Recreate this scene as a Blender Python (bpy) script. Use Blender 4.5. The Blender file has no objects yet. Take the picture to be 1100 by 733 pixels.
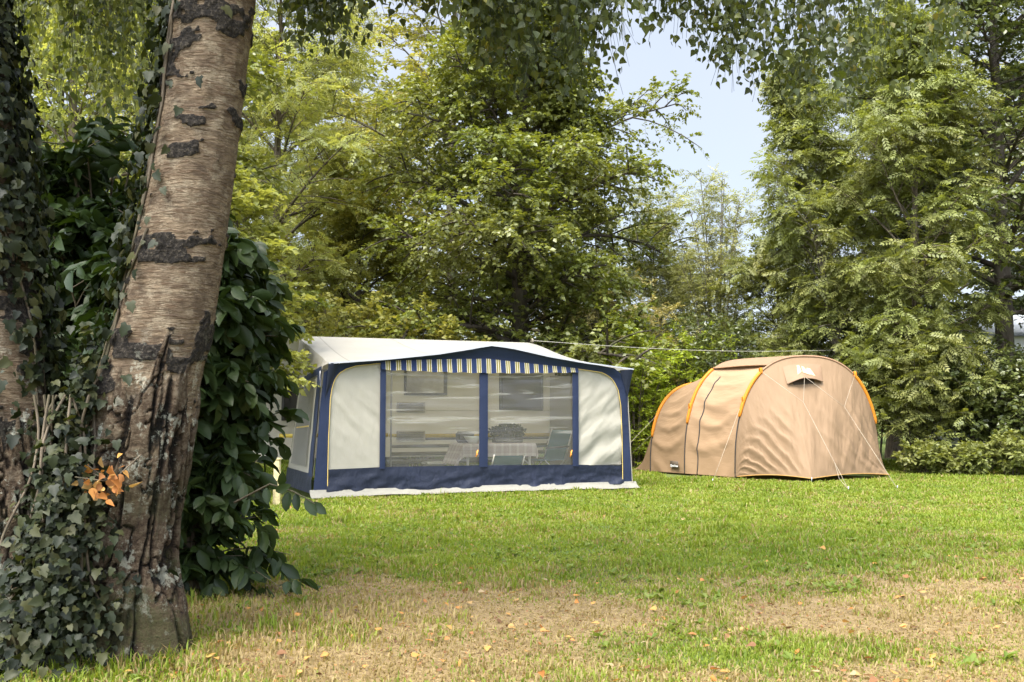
import bpy, math
import numpy as np

sc = bpy.context.scene
COL = sc.collection
PI = math.pi
rad = math.radians

# ------------------------------------------------------------------ camera model (photo 1100 x 733)
CAMZ = 1.2
FPX = 1100.0
PITCH = math.atan(79.5 / 1100.0)


def ray(px, py):
    u, v = (px - 550.0) / FPX, (366.5 - py) / FPX
    return np.array([u, math.cos(PITCH) - v * math.sin(PITCH), math.sin(PITCH) + v * math.cos(PITCH)])


def ground(px, py, z=0.0):
    d = ray(px, py)
    return np.array([0, 0, CAMZ]) + d * ((z - CAMZ) / d[2])


def at(px, py, Y):
    d = ray(px, py)
    return np.array([0, 0, CAMZ]) + d * (Y / d[1])


# ------------------------------------------------------------------ small maths
def norm(a):
    a = np.asarray(a, float)
    return a / np.maximum(np.linalg.norm(a, axis=-1, keepdims=True), 1e-9)


UPV = np.array([0.0, 0.0, 1.0])


def _hash(ix, iy, iz, seed):
    h = (ix * 374761393 + iy * 668265263 + iz * 2147483647 + seed * 1274126177) & 0xFFFFFFFF
    h = ((h ^ (h >> 13)) * 1274126177) & 0xFFFFFFFF
    return ((h ^ (h >> 16)) & 0xFFFF) / 65535.0


def vnoise(x, y, z=0.0, seed=0):
    """smooth value noise in -1..1"""
    x, y, z = np.broadcast_arrays(np.asarray(x, float), np.asarray(y, float), np.asarray(z, float))
    ix, iy, iz = np.floor(x).astype(np.int64), np.floor(y).astype(np.int64), np.floor(z).astype(np.int64)
    fx, fy, fz = x - ix, y - iy, z - iz
    fx, fy, fz = (f * f * f * (f * (f * 6 - 15) + 10) for f in (fx, fy, fz))
    r = 0
    for dx in (0, 1):
        for dy in (0, 1):
            for dz in (0, 1):
                w = (fx if dx else 1 - fx) * (fy if dy else 1 - fy) * (fz if dz else 1 - fz)
                r = r + w * _hash(ix + dx, iy + dy, iz + dz, seed)
    return r * 2 - 1


def fbm(x, y, z=0.0, seed=0, octs=4):
    r, a = 0, 1.0
    for i in range(octs):
        r = r + a * vnoise(np.asarray(x) * 2 ** i, np.asarray(y) * 2 ** i, np.asarray(z) * 2 ** i, seed + i * 17)
        a *= .5
    return r / 1.9


def sstep(a, b, x):
    t = np.clip((np.asarray(x, float) - a) / (b - a), 0, 1)
    return t * t * (3 - 2 * t)


# ------------------------------------------------------------------ objects
def prop(o, label=None, cat=None, group=None, kind=None):
    if label: o['label'] = label
    if cat: o['category'] = cat
    if group: o['group'] = group
    if kind: o['kind'] = kind
    return o


def empty(name, loc=(0, 0, 0), label=None, cat=None, group=None, rz=0):
    o = bpy.data.objects.new(name, None)
    o.empty_display_size = .2
    COL.objects.link(o)
    o.location = tuple(float(c) for c in loc)
    o.rotation_euler = (0, 0, rz)
    return prop(o, label, cat, group)


def np_mesh(name, V, faces, mat, parent=None, smooth=True, uv=None, attrs=None, mat_idx=None):
    V = np.ascontiguousarray(V, dtype=np.float32).reshape(-1, 3)
    faces = [np.asarray(f, dtype=np.int32) for f in faces if len(f)]
    me = bpy.data.meshes.new(name)
    me.vertices.add(len(V))
    me.vertices.foreach_set('co', V.ravel())
    loops = np.concatenate([f.ravel() for f in faces])
    sizes = np.concatenate([np.full(len(f), f.shape[1], np.int32) for f in faces])
    starts = np.concatenate([[0], np.cumsum(sizes)[:-1]]).astype(np.int32)
    me.loops.add(len(loops))
    me.loops.foreach_set('vertex_index', loops)
    me.polygons.add(len(sizes))
    me.polygons.foreach_set('loop_start', starts)
    if smooth:
        me.polygons.foreach_set('use_smooth', np.ones(len(sizes), bool))
    mats = mat if isinstance(mat, (list, tuple)) else [mat]
    for m in mats:
        me.materials.append(m)
    if mat_idx is not None:
        me.polygons.foreach_set('material_index', np.asarray(mat_idx, np.int32))
    if uv is not None:
        l = me.uv_layers.new(name='UVMap')
        l.data.foreach_set('uv', np.ascontiguousarray(np.asarray(uv, np.float32)[loops]).ravel())
    for k, a in (attrs or {}).items():
        at_ = me.attributes.new(k, 'FLOAT', 'POINT')
        at_.data.foreach_set('value', np.ascontiguousarray(a, dtype=np.float32))
    me.update(calc_edges=True)
    me.validate()
    o = bpy.data.objects.new(name, me)
    COL.objects.link(o)
    if parent is not None:
        o.parent = parent
    return o


def copy_tree(o, parent=None, col=COL):
    c = o.copy()
    col.objects.link(c)
    if parent is not None:
        c.parent = parent
    for ch in list(o.children):
        copy_tree(ch, c)
    return c


class MB:
    """collects simple solids into one mesh"""

    def __init__(self):
        self.V, self.F = [], {}
        self.n = 0

    def add(self, V, faces):
        V = np.asarray(V, float).reshape(-1, 3)
        for f in faces:
            f = np.asarray(f)
            if len(f):
                self.F.setdefault(f.shape[1], []).append(f + self.n)
        self.V.append(V)
        self.n += len(V)
        return self

    def box(self, c, size, M=None, bev=0.0):
        hx, hy, hz = (s / 2 for s in size)
        b = min(bev, hx * .9, hy * .9, hz * .9)
        if b <= 0:
            V = np.array([[sx * hx, sy * hy, sz * hz] for sx in (-1, 1) for sy in (-1, 1) for sz in (-1, 1)])
            F = [[0, 1, 3, 2], [4, 6, 7, 5], [0, 4, 5, 1], [2, 3, 7, 6], [0, 2, 6, 4], [1, 5, 7, 3]]
            fs = [F]
        else:
            V, idx = [], {}
            for sx in (-1, 1):
                for sy in (-1, 1):
                    for sz in (-1, 1):
                        for ax in range(3):
                            p = [sx * (hx - b), sy * (hy - b), sz * (hz - b)]
                            p[ax] = (sx, sy, sz)[ax] * (hx, hy, hz)[ax]
                            idx[(sx, sy, sz, ax)] = len(V)
                            V.append(p)
            Q, T = [], []
            for ax in range(3):
                a, c_ = [k for k in range(3) if k != ax]
                for s in (-1, 1):
                    q = []
                    for (p, r) in ((-1, -1), (1, -1), (1, 1), (-1, 1)):
                        k = [0, 0, 0]; k[ax] = s; k[a] = p; k[c_] = r
                        q.append(idx[(k[0], k[1], k[2], ax)])
                    Q.append(q)
                for p in (-1, 1):
                    for r in (-1, 1):
                        k0 = [0, 0, 0]; k0[a] = p; k0[c_] = r; k0[ax] = -1
                        k1 = list(k0); k1[ax] = 1
                        Q.append([idx[(*k0, a)], idx[(*k1, a)], idx[(*k1, c_)], idx[(*k0, c_)]])
            for sx in (-1, 1):
                for sy in (-1, 1):
                    for sz in (-1, 1):
                        T.append([idx[(sx, sy, sz, k)] for k in range(3)])
            V = np.array(V); fs = [Q, T]
        if M is not None:
            V = V @ np.asarray(M, float).T
        return self.add(V + np.asarray(c, float), fs)

    def tube(self, pts, r, ns=8, cap=True):
        V, F = path_tube(pts, r, ns)
        fs = [F]
        if cap:
            n = len(V) // ns
            fs += [np.arange(ns)[::-1][None], (np.arange(ns) + (n - 1) * ns)[None]]
        return self.add(V, fs)

    def build(self, name, mat, parent=None, smooth=False, uv=None):
        return np_mesh(name, np.concatenate(self.V), [np.concatenate(f) for f in self.F.values()], mat, parent, smooth, uv)


def path_tube(pts, r, ns=8):
    pts = np.asarray(pts, float)
    n = len(pts)
    r = np.broadcast_to(np.asarray(r, float), (n,))
    tan = norm(np.gradient(pts, axis=0))
    ref = np.array([1.0, 0, 0]) if abs(tan[:, 0]).mean() < .8 else np.array([0, 1.0, 0])
    a = norm(ref - tan * (tan @ ref)[:, None])
    b = np.cross(tan, a)
    th = np.arange(ns) * 2 * PI / ns
    V = pts[:, None] + r[:, None, None] * (np.cos(th)[None, :, None] * a[:, None] + np.sin(th)[None, :, None] * b[:, None])
    i = np.arange(n - 1)[:, None] * ns + np.arange(ns)[None]
    j = np.arange(n - 1)[:, None] * ns + (np.arange(ns)[None] + 1) % ns
    F = np.stack([i, j, j + ns, i + ns], -1).reshape(-1, 4)
    return V.reshape(-1, 3), F


def grid_faces(nu, nv):
    i = np.arange(nu - 1)[:, None] * nv + np.arange(nv - 1)[None]
    return np.stack([i, i + nv, i + nv + 1, i + 1], -1).reshape(-1, 4)


def patch(name, fn, nu, nv, mat, parent=None, uvs=(1, 1), smooth=True, u01=(0, 1), v01=(0, 1), thick=0.0):
    u = np.linspace(*u01, nu)[:, None] + np.zeros((1, nv))
    v = np.linspace(*v01, nv)[None] + np.zeros((nu, 1))
    P = fn(u, v)
    uv = np.stack([u * uvs[0], v * uvs[1]], -1).reshape(-1, 2)
    o = np_mesh(name, P.reshape(-1, 3), [grid_faces(nu, nv)], mat, parent, smooth, uv)
    return o


# ------------------------------------------------------------------ materials
class NT:
    def __init__(self, name):
        self.m = bpy.data.materials.new(name)
        self.m.use_nodes = True
        self.t = self.m.node_tree
        self.t.nodes.clear()
        self.out = self.n('ShaderNodeOutputMaterial')

    def n(self, typ, **kw):
        nd = self.t.nodes.new(typ)
        for k, v in kw.items():
            if k == 'inp':
                for i, val in v.items():
                    s = nd.inputs[i]
                    if isinstance(val, bpy.types.NodeSocket):
                        self.t.links.new(val, s)
                    else:
                        if s.type == 'RGBA' and len(val) == 3:
                            val = (*val, 1)
                        s.default_value = val
            else:
                setattr(nd, k, v)
        return nd

    def coord(self, which='Object', scale=(1, 1, 1)):
        c = self.n('ShaderNodeTexCoord').outputs[which]
        return self.n('ShaderNodeMapping', inp={0: c, 3: scale}).outputs[0]

    def noise(self, vec, scale, detail=4, rough=.55, dist=0.0):
        return self.n('ShaderNodeTexNoise', inp={'Vector': vec, 'Scale': scale, 'Detail': detail, 'Roughness': rough, 'Distortion': dist}).outputs[0]

    def ramp(self, fac, stops, interp='LINEAR'):
        r = self.n('ShaderNodeValToRGB', inp={0: fac})
        e = r.color_ramp.elements
        r.color_ramp.interpolation = interp
        while len(e) > 1:
            e.remove(e[-1])
        for k, (p, c) in enumerate(stops):
            x = e[0] if k == 0 else e.new(p)
            x.position = p
            x.color = (c, c, c, 1) if isinstance(c, (int, float)) else (*c, 1)
        return r.outputs[0]

    def mix(self, fac, a, b, blend='MIX'):
        nd = self.n('ShaderNodeMix', data_type='RGBA', blend_type=blend)
        for i, val in ((0, fac), (6, a), (7, b)):
            s = nd.inputs[i]
            if isinstance(val, bpy.types.NodeSocket):
                self.t.links.new(val, s)
            else:
                s.default_value = val if i == 0 else (*val, 1)
        return nd.outputs[2]

    def math(self, op, a, b=0.0, c=0.0):
        nd = self.n('ShaderNodeMath', operation=op)
        for i, val in enumerate((a, b, c)):
            if isinstance(val, bpy.types.NodeSocket):
                self.t.links.new(val, nd.inputs[i])
            else:
                nd.inputs[i].default_value = val
        return nd.outputs[0]

    def attr(self, name):
        return self.n('ShaderNodeAttribute', attribute_name=name).outputs['Fac']

    def bump(self, h, strength=.3, dist=.02):
        return self.n('ShaderNodeBump', inp={'Height': h, 'Strength': strength, 'Distance': dist}).outputs[0]

    def pbr(self, color, rough=.6, spec=.3, normal=None, metal=0.0):
        inp = {'Base Color': color, 'Roughness': rough, 'Specular IOR Level': spec, 'Metallic': metal}
        if normal is not None:
            inp['Normal'] = normal
        return self.n('ShaderNodeBsdfPrincipled', inp=inp).outputs[0]

    def trans(self, color):
        return self.n('ShaderNodeBsdfTranslucent', inp={0: color}).outputs[0]

    def mixsh(self, fac, a, b):
        return self.n('ShaderNodeMixShader', inp={0: fac, 1: a, 2: b}).outputs[0]

    def done(self, sh):
        self.t.links.new(sh, self.out.inputs[0])
        return self.m


def leaf_mat(name, cols, trans=.38, rough=.5, spec=.35, tint=(1.5, 1.42, .75), patchy=None, pscale=.45):
    t = NT(name)
    c = t.ramp(t.attr('rnd'), [(i / (len(cols) - 1), k) for i, k in enumerate(cols)])
    if patchy is not None:
        nz = t.noise(t.coord('Object'), pscale, 2)
        c = t.mix(t.ramp(nz, [(.42, 0.0), (.62, 1.0)]), c, patchy)
    tc = t.mix(1.0, c, tint, 'MULTIPLY')
    return t.done(t.mixsh(trans, t.pbr(c, rough, spec), t.trans(tc)))


def plain(name, col, rough=.6, spec=.3, var=.12, scale=12, metal=0.0, bump=0.0, coord='Object'):
    t = NT(name)
    nz = t.noise(t.coord(coord), scale, 4)
    c = t.mix(t.ramp(nz, [(.3, 0.0), (.7, 1.0)]), tuple(k * (1 - var) for k in col), tuple(min(1, k * (1 + var)) for k in col))
    nrm = t.bump(nz, bump, .01) if bump else None
    return t.done(t.pbr(c, rough, spec, nrm, metal))


def cloth(name, col, trans=.2, rough=.75, spec=.2, var=.1, wrinkle=.35, scale=5, stretch=(1, 1, 1), weave=220, stain=None, tcol=None, seam=None):
    t = NT(name)
    v = t.coord('UV')
    st = t.noise(t.coord('UV', stretch), scale, 5, .6, .3)
    big = t.noise(v, 1.3, 4)
    fine = t.noise(v, weave, 1)
    c = t.mix(t.ramp(big, [(.3, 0.0), (.7, 1.0)]), tuple(k * (1 - var) for k in col), tuple(min(1, k * (1 + var * .6)) for k in col))
    if stain is not None:
        s2 = t.noise(v, 3.5, 6, .7)
        c = t.mix(t.ramp(s2, [(.56, 0.0), (.74, .75)]), c, stain)
    if seam is not None:        # a stitched double seam every so many metres
        sx = t.n('ShaderNodeSeparateXYZ', inp={0: v}).outputs[0]
        f = t.math('ABSOLUTE', t.math('SUBTRACT', t.math('FRACT', t.math('DIVIDE', t.math('ADD', sx, .3), seam)), .5))
        sm = t.ramp(f, [(0, 1.0), (.010 / seam, 1.0), (.016 / seam, 0.0)])
        c = t.mix(t.math('MULTIPLY', sm, .45), c, tuple(k * .45 for k in col))
    h = t.math('ADD', st, t.math('MULTIPLY', fine, .06))
    nrm = t.bump(h, wrinkle, .03)
    return t.done(t.mixsh(trans, t.pbr(c, rough, spec, nrm), t.trans(tcol if tcol else c)))


# ------------------------------------------------------------------ world, sun, camera
SUN_AZ, SUN_EL = rad(214), rad(60)       # azimuth the light comes from, clockwise from +Y


def build_light():
    w = bpy.data.worlds.new('World')
    sc.world = w
    w.use_nodes = True
    nt = w.node_tree
    nt.nodes.clear()
    sky = nt.nodes.new('ShaderNodeTexSky')
    sky.sky_type = 'NISHITA'
    sky.sun_disc = False
    sky.sun_elevation = SUN_EL
    sky.sun_rotation = SUN_AZ
    sky.air_density = 1.0
    sky.dust_density = 2.0
    tc = nt.nodes.new('ShaderNodeTexCoord')
    nz = nt.nodes.new('ShaderNodeTexNoise')
    nz.inputs['Scale'].default_value = 2.2
    nz.inputs['Detail'].default_value = 5
    nt.links.new(tc.outputs['Generated'], nz.inputs['Vector'])
    rp = nt.nodes.new('ShaderNodeValToRGB')
    rp.color_ramp.elements[0].position = .3
    rp.color_ramp.elements[0].color = (.62, .62, .62, 1)
    rp.color_ramp.elements[1].position = .7
    rp.color_ramp.elements[1].color = (.9, .9, .9, 1)
    nt.links.new(nz.outputs[0], rp.inputs[0])
    mx = nt.nodes.new('ShaderNodeMix')
    mx.data_type = 'RGBA'
    nt.links.new(rp.outputs[0], mx.inputs[0])
    nt.links.new(sky.outputs[0], mx.inputs[6])
    mx.inputs[7].default_value = (2.85, 3.0, 3.3, 1)       # thin veil of high cloud
    # thin cloud glows broadly around the veiled sun
    dot = nt.nodes.new('ShaderNodeVectorMath')
    dot.operation = 'DOT_PRODUCT'
    nt.links.new(tc.outputs['Generated'], dot.inputs[0])
    dot.inputs[1].default_value = (math.cos(SUN_EL) * math.sin(SUN_AZ), math.cos(SUN_EL) * math.cos(SUN_AZ), math.sin(SUN_EL))
    gr = nt.nodes.new('ShaderNodeMapRange')
    gr.interpolation_type = 'SMOOTHSTEP'
    gr.inputs[1].default_value = .15
    gr.inputs[2].default_value = 1.0
    gr.inputs[3].default_value = 1.0
    gr.inputs[4].default_value = 7.0
    nt.links.new(dot.outputs['Value'], gr.inputs[0])
    vm = nt.nodes.new('ShaderNodeVectorMath')
    vm.operation = 'SCALE'
    nt.links.new(mx.outputs[2], vm.inputs[0])
    nt.links.new(gr.outputs[0], vm.inputs[3])
    bg = nt.nodes.new('ShaderNodeBackground')
    bg.inputs[1].default_value = .10
    out = nt.nodes.new('ShaderNodeOutputWorld')
    nt.links.new(vm.outputs[0], bg.inputs[0])
    nt.links.new(bg.outputs[0], out.inputs[0])
    l = bpy.data.lights.new('sun', 'SUN')
    l.energy = 3.0
    l.angle = rad(24)
    l.color = (1.0, .94, .82)
    o = bpy.data.objects.new('sun', l)
    COL.objects.link(o)
    o.rotation_euler = (PI / 2 - SUN_EL, 0, PI - SUN_AZ)
    cam = bpy.data.cameras.new('camera')
    cam.lens = 36.0
    cam.sensor_width = 36.0
    cam.clip_end = 3000
    cam.clip_start = .05
    co = bpy.data.objects.new('camera', cam)
    COL.objects.link(co)
    co.location = (0, 0, CAMZ)
    co.rotation_euler = (PI / 2 + PITCH, 0, 0)
    sc.camera = co
    sc.view_settings.view_transform = 'Standard'
    sc.view_settings.look = 'None'
    sc.view_settings.exposure = 1.6
    sc.view_settings.gamma = 1
    sc.cycles.max_bounces = 7
    sc.cycles.diffuse_bounces = 4
    sc.cycles.glossy_bounces = 2
    sc.cycles.transmission_bounces = 4
    sc.cycles.transparent_max_bounces = 8
    sc.cycles.caustics_reflective = False
    sc.cycles.caustics_refractive = False


build_light()


# ------------------------------------------------------------------ ground
def ground_z(x, y):
    x, y = np.asarray(x, float), np.asarray(y, float)
    r = np.hypot(x, y)
    return (.022 * vnoise(x * .45, y * .45, 0, 3) + .010 * vnoise(x * 1.7, y * 1.7, 0, 4)) * sstep(90, 50, r) - .012


def blob(x, y, cx, cy, rx, ry):
    return np.exp(-(((x - cx) / rx) ** 2 + ((y - cy) / ry) ** 2))


def dryness(x, y):
    """0 = lush, 1 = worn to dry thatch and soil (where people walk under the birch)"""
    x, y = np.asarray(x, float), np.asarray(y, float)
    n = fbm(x * .9, y * .9, 0, 21, 4)
    n2 = fbm(x * 3.1, y * 3.1, 0, 22, 3)
    d = .50 * blob(x, y, .7, 6.45, 1.9, .55) + .38 * blob(x, y, 3.0, 6.5, 1.3, .6) + .3 * blob(x, y, 4.4, 7.4, 1.6, .8)
    d += .55 * blob(x, y, -.95, 5.1, .9, .5) + .35 * blob(x, y, 2.2, 4.7, 1.2, .4) + .3 * blob(x, y, -.6, 7.2, 1.1, .5)
    d += .37 * sstep(8.6, 5.0, y) + .13 * sstep(8.2, 7.2, y) * sstep(5.2, 5.9, y)
    d -= .10 * blob(x, y, .9, 5.3, 1.0, .4)
    d = d + .46 * n + .40 * n2
    d += .12 * sstep(14, 8, y) * np.clip(n + .3, 0, 1)
    return np.clip(d, 0, 1)


def build_ground():
    def axis(a, b, step, far):
        core = np.arange(a, b + 1e-6, step)
        ext = [step * 1.35 ** k for k in range(1, 40)]
        ext = np.cumsum(ext)
        ext = ext[ext < far]
        return np.concatenate([(a - ext)[::-1], core, b + ext])
    xs, ys = axis(-13, 15, .11, 900), axis(-2, 26, .11, 900)
    X, Y = np.meshgrid(xs, ys, indexing='ij')
    V = np.stack([X, Y, ground_z(X, Y)], -1).reshape(-1, 3)
    t = NT('turf_soil')
    P = t.coord('Object')
    n1, n2, n3 = t.noise(P, 2.0, 5), t.noise(P, 28, 5, .65), t.noise(P, 120, 3)
    green = t.mix(n2, (.05, .075, .018), (.11, .13, .035))
    thatch = t.mix(t.ramp(n2, [(.3, 0.0), (.7, 1.0)]), (.14, .095, .048), (.29, .215, .11))
    thatch = t.mix(t.ramp(n3, [(.45, 0.0), (.75, .6)]), thatch, (.10, .066, .038))
    d = t.math('ADD', t.attr('dry'), t.math('MULTIPLY', t.math('SUBTRACT', n2, .5), .5))
    c = t.mix(t.ramp(d, [(.22, 0.0), (.60, 1.0)]), green, thatch)
    c = t.mix(t.ramp(n1, [(.6, 0.0), (.75, .4)]), c, (.07, .05, .03))
    m = t.done(t.pbr(c, .95, .1, t.bump(t.math('ADD', n2, n3), .6, .02)))
    o = np_mesh('ground', V, [grid_faces(len(xs), len(ys))[:, ::-1]], m, attrs={'dry': dryness(V[:, 0], V[:, 1])})
    prop(o, kind='structure')


# ------------------------------------------------------------------ awning frame of reference
C1, C2 = ground(336, 535), ground(679, 524.5)
AS = norm(C2 - C1)                      # along the front
AV = np.array([-AS[1], AS[0], 0.0])     # towards the caravan
AL = float(np.linalg.norm(C2 - C1))
_r = ray(309, 532)
_m = np.array([[AV[0], -_r[0]], [AV[1], -_r[1]]])
AD = float(np.linalg.solve(_m, -C1[:2])[0])          # awning depth (front to caravan)
AD = min(max(AD, 2.2), 2.7)


def aw(s, v, w):
    s, v, w = np.broadcast_arrays(np.asarray(s, float), np.asarray(v, float), np.asarray(w, float))
    return C1 + s[..., None] * AS + v[..., None] * AV + w[..., None] * UPV


def on_plane(px, py, v=0.0):
    """(s, w) of the photo point on the vertical plane v metres behind the awning front"""
    d = ray(px, py)
    o = np.array([0, 0, CAMZ]) - C1
    k = (v - o @ AV) / (d @ AV)
    p = o + d * k
    return float(p @ AS), float(p[2])


def curve_on(pts, v=0.0):
    a = np.array([on_plane(x, y, v) for x, y in pts])
    return a[:, 0], a[:, 1]


def interp_s(pts, v=0.0):
    s, w = curve_on(pts, v)
    o = np.argsort(s)
    return lambda q: np.interp(q, s[o], w[o])


ROOF_EDGE = interp_s([(352, 390.3), (380, 388.3), (413, 386), (469, 380.3), (500, 375.5), (514, 373), (525.6, 371.2), (540, 373), (551, 374.9), (588, 383.3), (625.5, 389.8), (677, 396.8)])
STRIPE_TOP = interp_s([(405, 388.7), (470, 386.9), (523, 386.2), (570, 391.5), (622, 396.8)])
STRIPE_BOT = interp_s([(405, 397.3), (470, 400), (519, 401.2), (570, 401.2), (622, 400.4)])
PLINTH_TOP = interp_s([(333, 506), (351, 505), (413, 502.2), (514, 500.4), (618, 499.6), (680, 500.8)])
LEFT_EDGE = interp_s([(352, 510), (352.8, 470), (353.7, 454), (354.6, 430), (356.6, 417), (359, 409), (363.7, 401.6), (371, 397), (381, 393.6), (395, 391.4), (408, 390.4), (420, 389.5)])


def build_awning():
    root = empty('caravan_awning', C1, 'cream and navy fabric awning with clear front windows pitched against the caravan', 'awning')
    root.location = (0, 0, 0)
    cream = cloth('cream_canvas', (.375, .352, .29), .22, .8, .15, .08, .55, 4, (1.2, .5, 1), stain=(.36, .335, .26))
    roofm = cloth('roof_canvas', (.32, .30, .255), .34, .7, .2, .06, .35, 2.5, (.5, 2.2, 1), stain=(.27, .25, .20), seam=1.28)
    navy = cloth('navy_canvas', (.008, .012, .027), .04, .55, .35, .18, .7, 5, (1.6, .7, 1), stain=(.022, .026, .055))
    blue = cloth('blue_canvas', (.013, .021, .052), .05, .6, .3, .15, .3, 8)
    yellow = plain('yellow_piping', (.55, .40, .12), .7, .2)
    flapm = cloth('mud_flap_vinyl', (.21, .20, .165), .1, .6, .3, .15, .8, 4, stain=(.22, .22, .14))
    grey = plain('awning_pole_steel', (.30, .30, .31), .4, .5, metal=.6)

    # clear vinyl: a tinted transparent sheet with a soft sheen, a milky haze and crease highlights painted in as pale streaks
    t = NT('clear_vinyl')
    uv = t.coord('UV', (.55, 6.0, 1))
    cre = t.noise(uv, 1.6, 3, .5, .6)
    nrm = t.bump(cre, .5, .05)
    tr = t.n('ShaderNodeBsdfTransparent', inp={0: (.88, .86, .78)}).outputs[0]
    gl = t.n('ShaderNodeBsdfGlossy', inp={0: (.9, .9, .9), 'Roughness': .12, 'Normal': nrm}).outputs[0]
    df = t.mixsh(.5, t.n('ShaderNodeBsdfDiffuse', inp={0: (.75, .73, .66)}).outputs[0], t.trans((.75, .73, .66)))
    haze_glint = t.ramp(t.noise(t.coord('UV', (.35, 9.0, 1)), 1.3, 2, .5, .8), [(.58, .13), (.655, .42), (.70, .16)])
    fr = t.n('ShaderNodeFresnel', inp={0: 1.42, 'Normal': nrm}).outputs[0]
    vinyl = t.done(t.mixsh(fr, t.mixsh(haze_glint, tr, df), gl))

    t = NT('striped_canvas')
    sep = t.n('ShaderNodeSeparateXYZ', inp={0: t.coord('UV')})
    fr_ = t.math('FRACT', t.math('DIVIDE', sep.outputs[0], .162))
    st = t.ramp(fr_, [(0, (.016, .028, .075)), (.40, (.50, .47, .38)), (.455, (.19, .155, .035)), (.60, (.48, .45, .34)),
                      (.68, (.19, .155, .035)), (.825, (.50, .47, .38)), (.88, (.016, .028, .075))], 'CONSTANT')
    stripes = t.done(t.mixsh(.15, t.pbr(st, .75, .2), t.trans(st)))

    t = NT('screen_mesh')
    scr = t.pbr((.20, .19, .165), .8, .2)
    screen = t.done(t.mixsh(.35, scr, t.n('ShaderNodeBsdfTransparent').outputs[0]))

    # --- roof: from the rail on the caravan to the front eave, sagging between rail and brow
    SL, SR = on_plane(352, 390.3)[0], on_plane(677, 396.8)[0]
    B_S = (SL - .02, AL + .10)

    def rail(u):
        # the rail follows the caravan's rounded shoulder at the far end
        return 2.52 - .44 * np.clip((u - .80) / .20, 0, 1) ** 1.5 - .05 * np.clip((.06 - u) / .06, 0, 1) ** 2

    def roof(u, v):
        s_f = SL - .01 + (SR - SL + .02) * u
        w_f = ROOF_EDGE(s_f)
        s_b = B_S[0] + (B_S[1] - B_S[0]) * u
        P = aw(s_f, -.10, w_f) * (1 - v)[..., None] + aw(s_b, AD, rail(u)) * v[..., None]
        brow = ROOF_EDGE(s_f) - np.interp(u, [0, 1], [float(ROOF_EDGE(SL)), float(ROOF_EDGE(SR))])
        sag = -.05 * np.sin(PI * v) * (1 - .5 * np.sin(PI * u)) + .02 * np.exp(-((u - .53) / .12) ** 2) * np.sin(PI * v)
        wr = .012 * fbm(u * 9, v * 1.5, 0, 5, 3) * np.sin(PI * np.clip(v, 0, 1)) ** .5
        P[..., 2] += sag + wr
        return P
    patch('roof', roof, 120, 40, roofm, root, (AL, 2.5))

    # roof hem: a narrow navy binding along the brow
    def hem(u, v):
        s = SL - .01 + (SR - SL + .02) * u
        return aw(s, -.103 - .004 * v, ROOF_EDGE(s) + .006 - .022 * v)
    patch('roof_hem', hem, 120, 3, cloth('hem_binding', (.30, .31, .33), .05, .7), root, (AL, .04))

    # --- front wall plane: arch band, cream panels, windows, valance, plinth
    s_l0, s_l1 = on_plane(352, 505)[0], on_plane(408.5, 450)[0]
    s_w0, s_c0, s_c1, s_w1 = (on_plane(x, 450)[0] for x in (414, 514.4, 523.7, 614.5))
    s_r0 = on_plane(620.5, 450)[0]

    def wrink(P, u, v, amp, a, b, seed):
        P = P + AV * (amp * fbm(u * a, v * b, 0, seed, 4))[..., None]
        return P

    # left cream panel: bounded by the curved piping on its outer side
    def left_inner(w):       # piping s as a function of height
        pts = [(352, 505), (352.8, 470), (353.7, 454), (354.6, 430), (356.6, 417), (359, 409), (363.7, 401.6), (371, 397), (381, 393.6), (395, 391.4), (408.5, 390.4)]
        s, h = curve_on(pts)
        return np.interp(w, h, s)

    def right_inner(w):
        pts = [(668.5, 500), (668, 470), (666.6, 436), (664, 420), (661, 413.5), (658, 408.2), (652, 403.2), (643, 398.8), (632, 397.2), (620.5, 396.6)]
        s, h = curve_on(pts)
        return np.interp(w, h, s)
    wl_top, wr_top = on_plane(408.5, 390.4)[1], on_plane(620.5, 396.6)[1]

    def pl(u, v):
        w0 = PLINTH_TOP(s_l0 + .2)
        w = w0 + (wl_top - w0) * v
        a = left_inner(w)
        s = a + (s_l1 - a) * u
        P = aw(s, .012, w)
        return P + AV * (.024 * fbm((u * .5 + v) * 6.5, (v - u * .5) * 1.1, 0, 11, 3) * np.sin(PI * np.clip(v, .02, .98)) ** .3)[..., None]
    patch('front_panel', pl, 40, 60, cream, root, (.9, 1.7))

    def pr(u, v):
        w0 = PLINTH_TOP(s_r0 + .2)
        w = w0 + (wr_top - w0) * v
        b = right_inner(w)
        s = s_r0 + (b - s_r0) * u
        P = aw(s, .012, w)
        fold = .018 * np.sin((v * 9 - u * 2.2) * 2.6 + 2 * fbm(u * 2, v * 2, 0, 2, 2)) * sstep(.75, .15, v)
        return P + AV * (fold + .022 * fbm((v - u * .4) * 6.5, (v + u) * 1.1, 0, 14, 3))[..., None]
    patch('front_panel', pr, 40, 70, cream, root, (.8, 1.7))

    # blue arch band between the piping and the roof edge, running down into both corner legs
    ts = np.linspace(0, 1, 90)
    inner = []
    for w in np.linspace(0.02, wl_top, 40):
        inner.append((float(left_inner(max(w, PLINTH_TOP(s_l0)))), w))
    for s in np.linspace(s_l1, s_r0, 40)[1:]:
        inner.append((s, float(STRIPE_TOP(s))))
    for w in np.linspace(wr_top, .02, 40):
        inner.append((float(right_inner(max(w, PLINTH_TOP(AL - .1)))), w))
    outer = []
    n1 = 40
    sl_top = on_plane(347, 398)[0]
    sr_top = on_plane(672.5, 414)[0]
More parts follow.
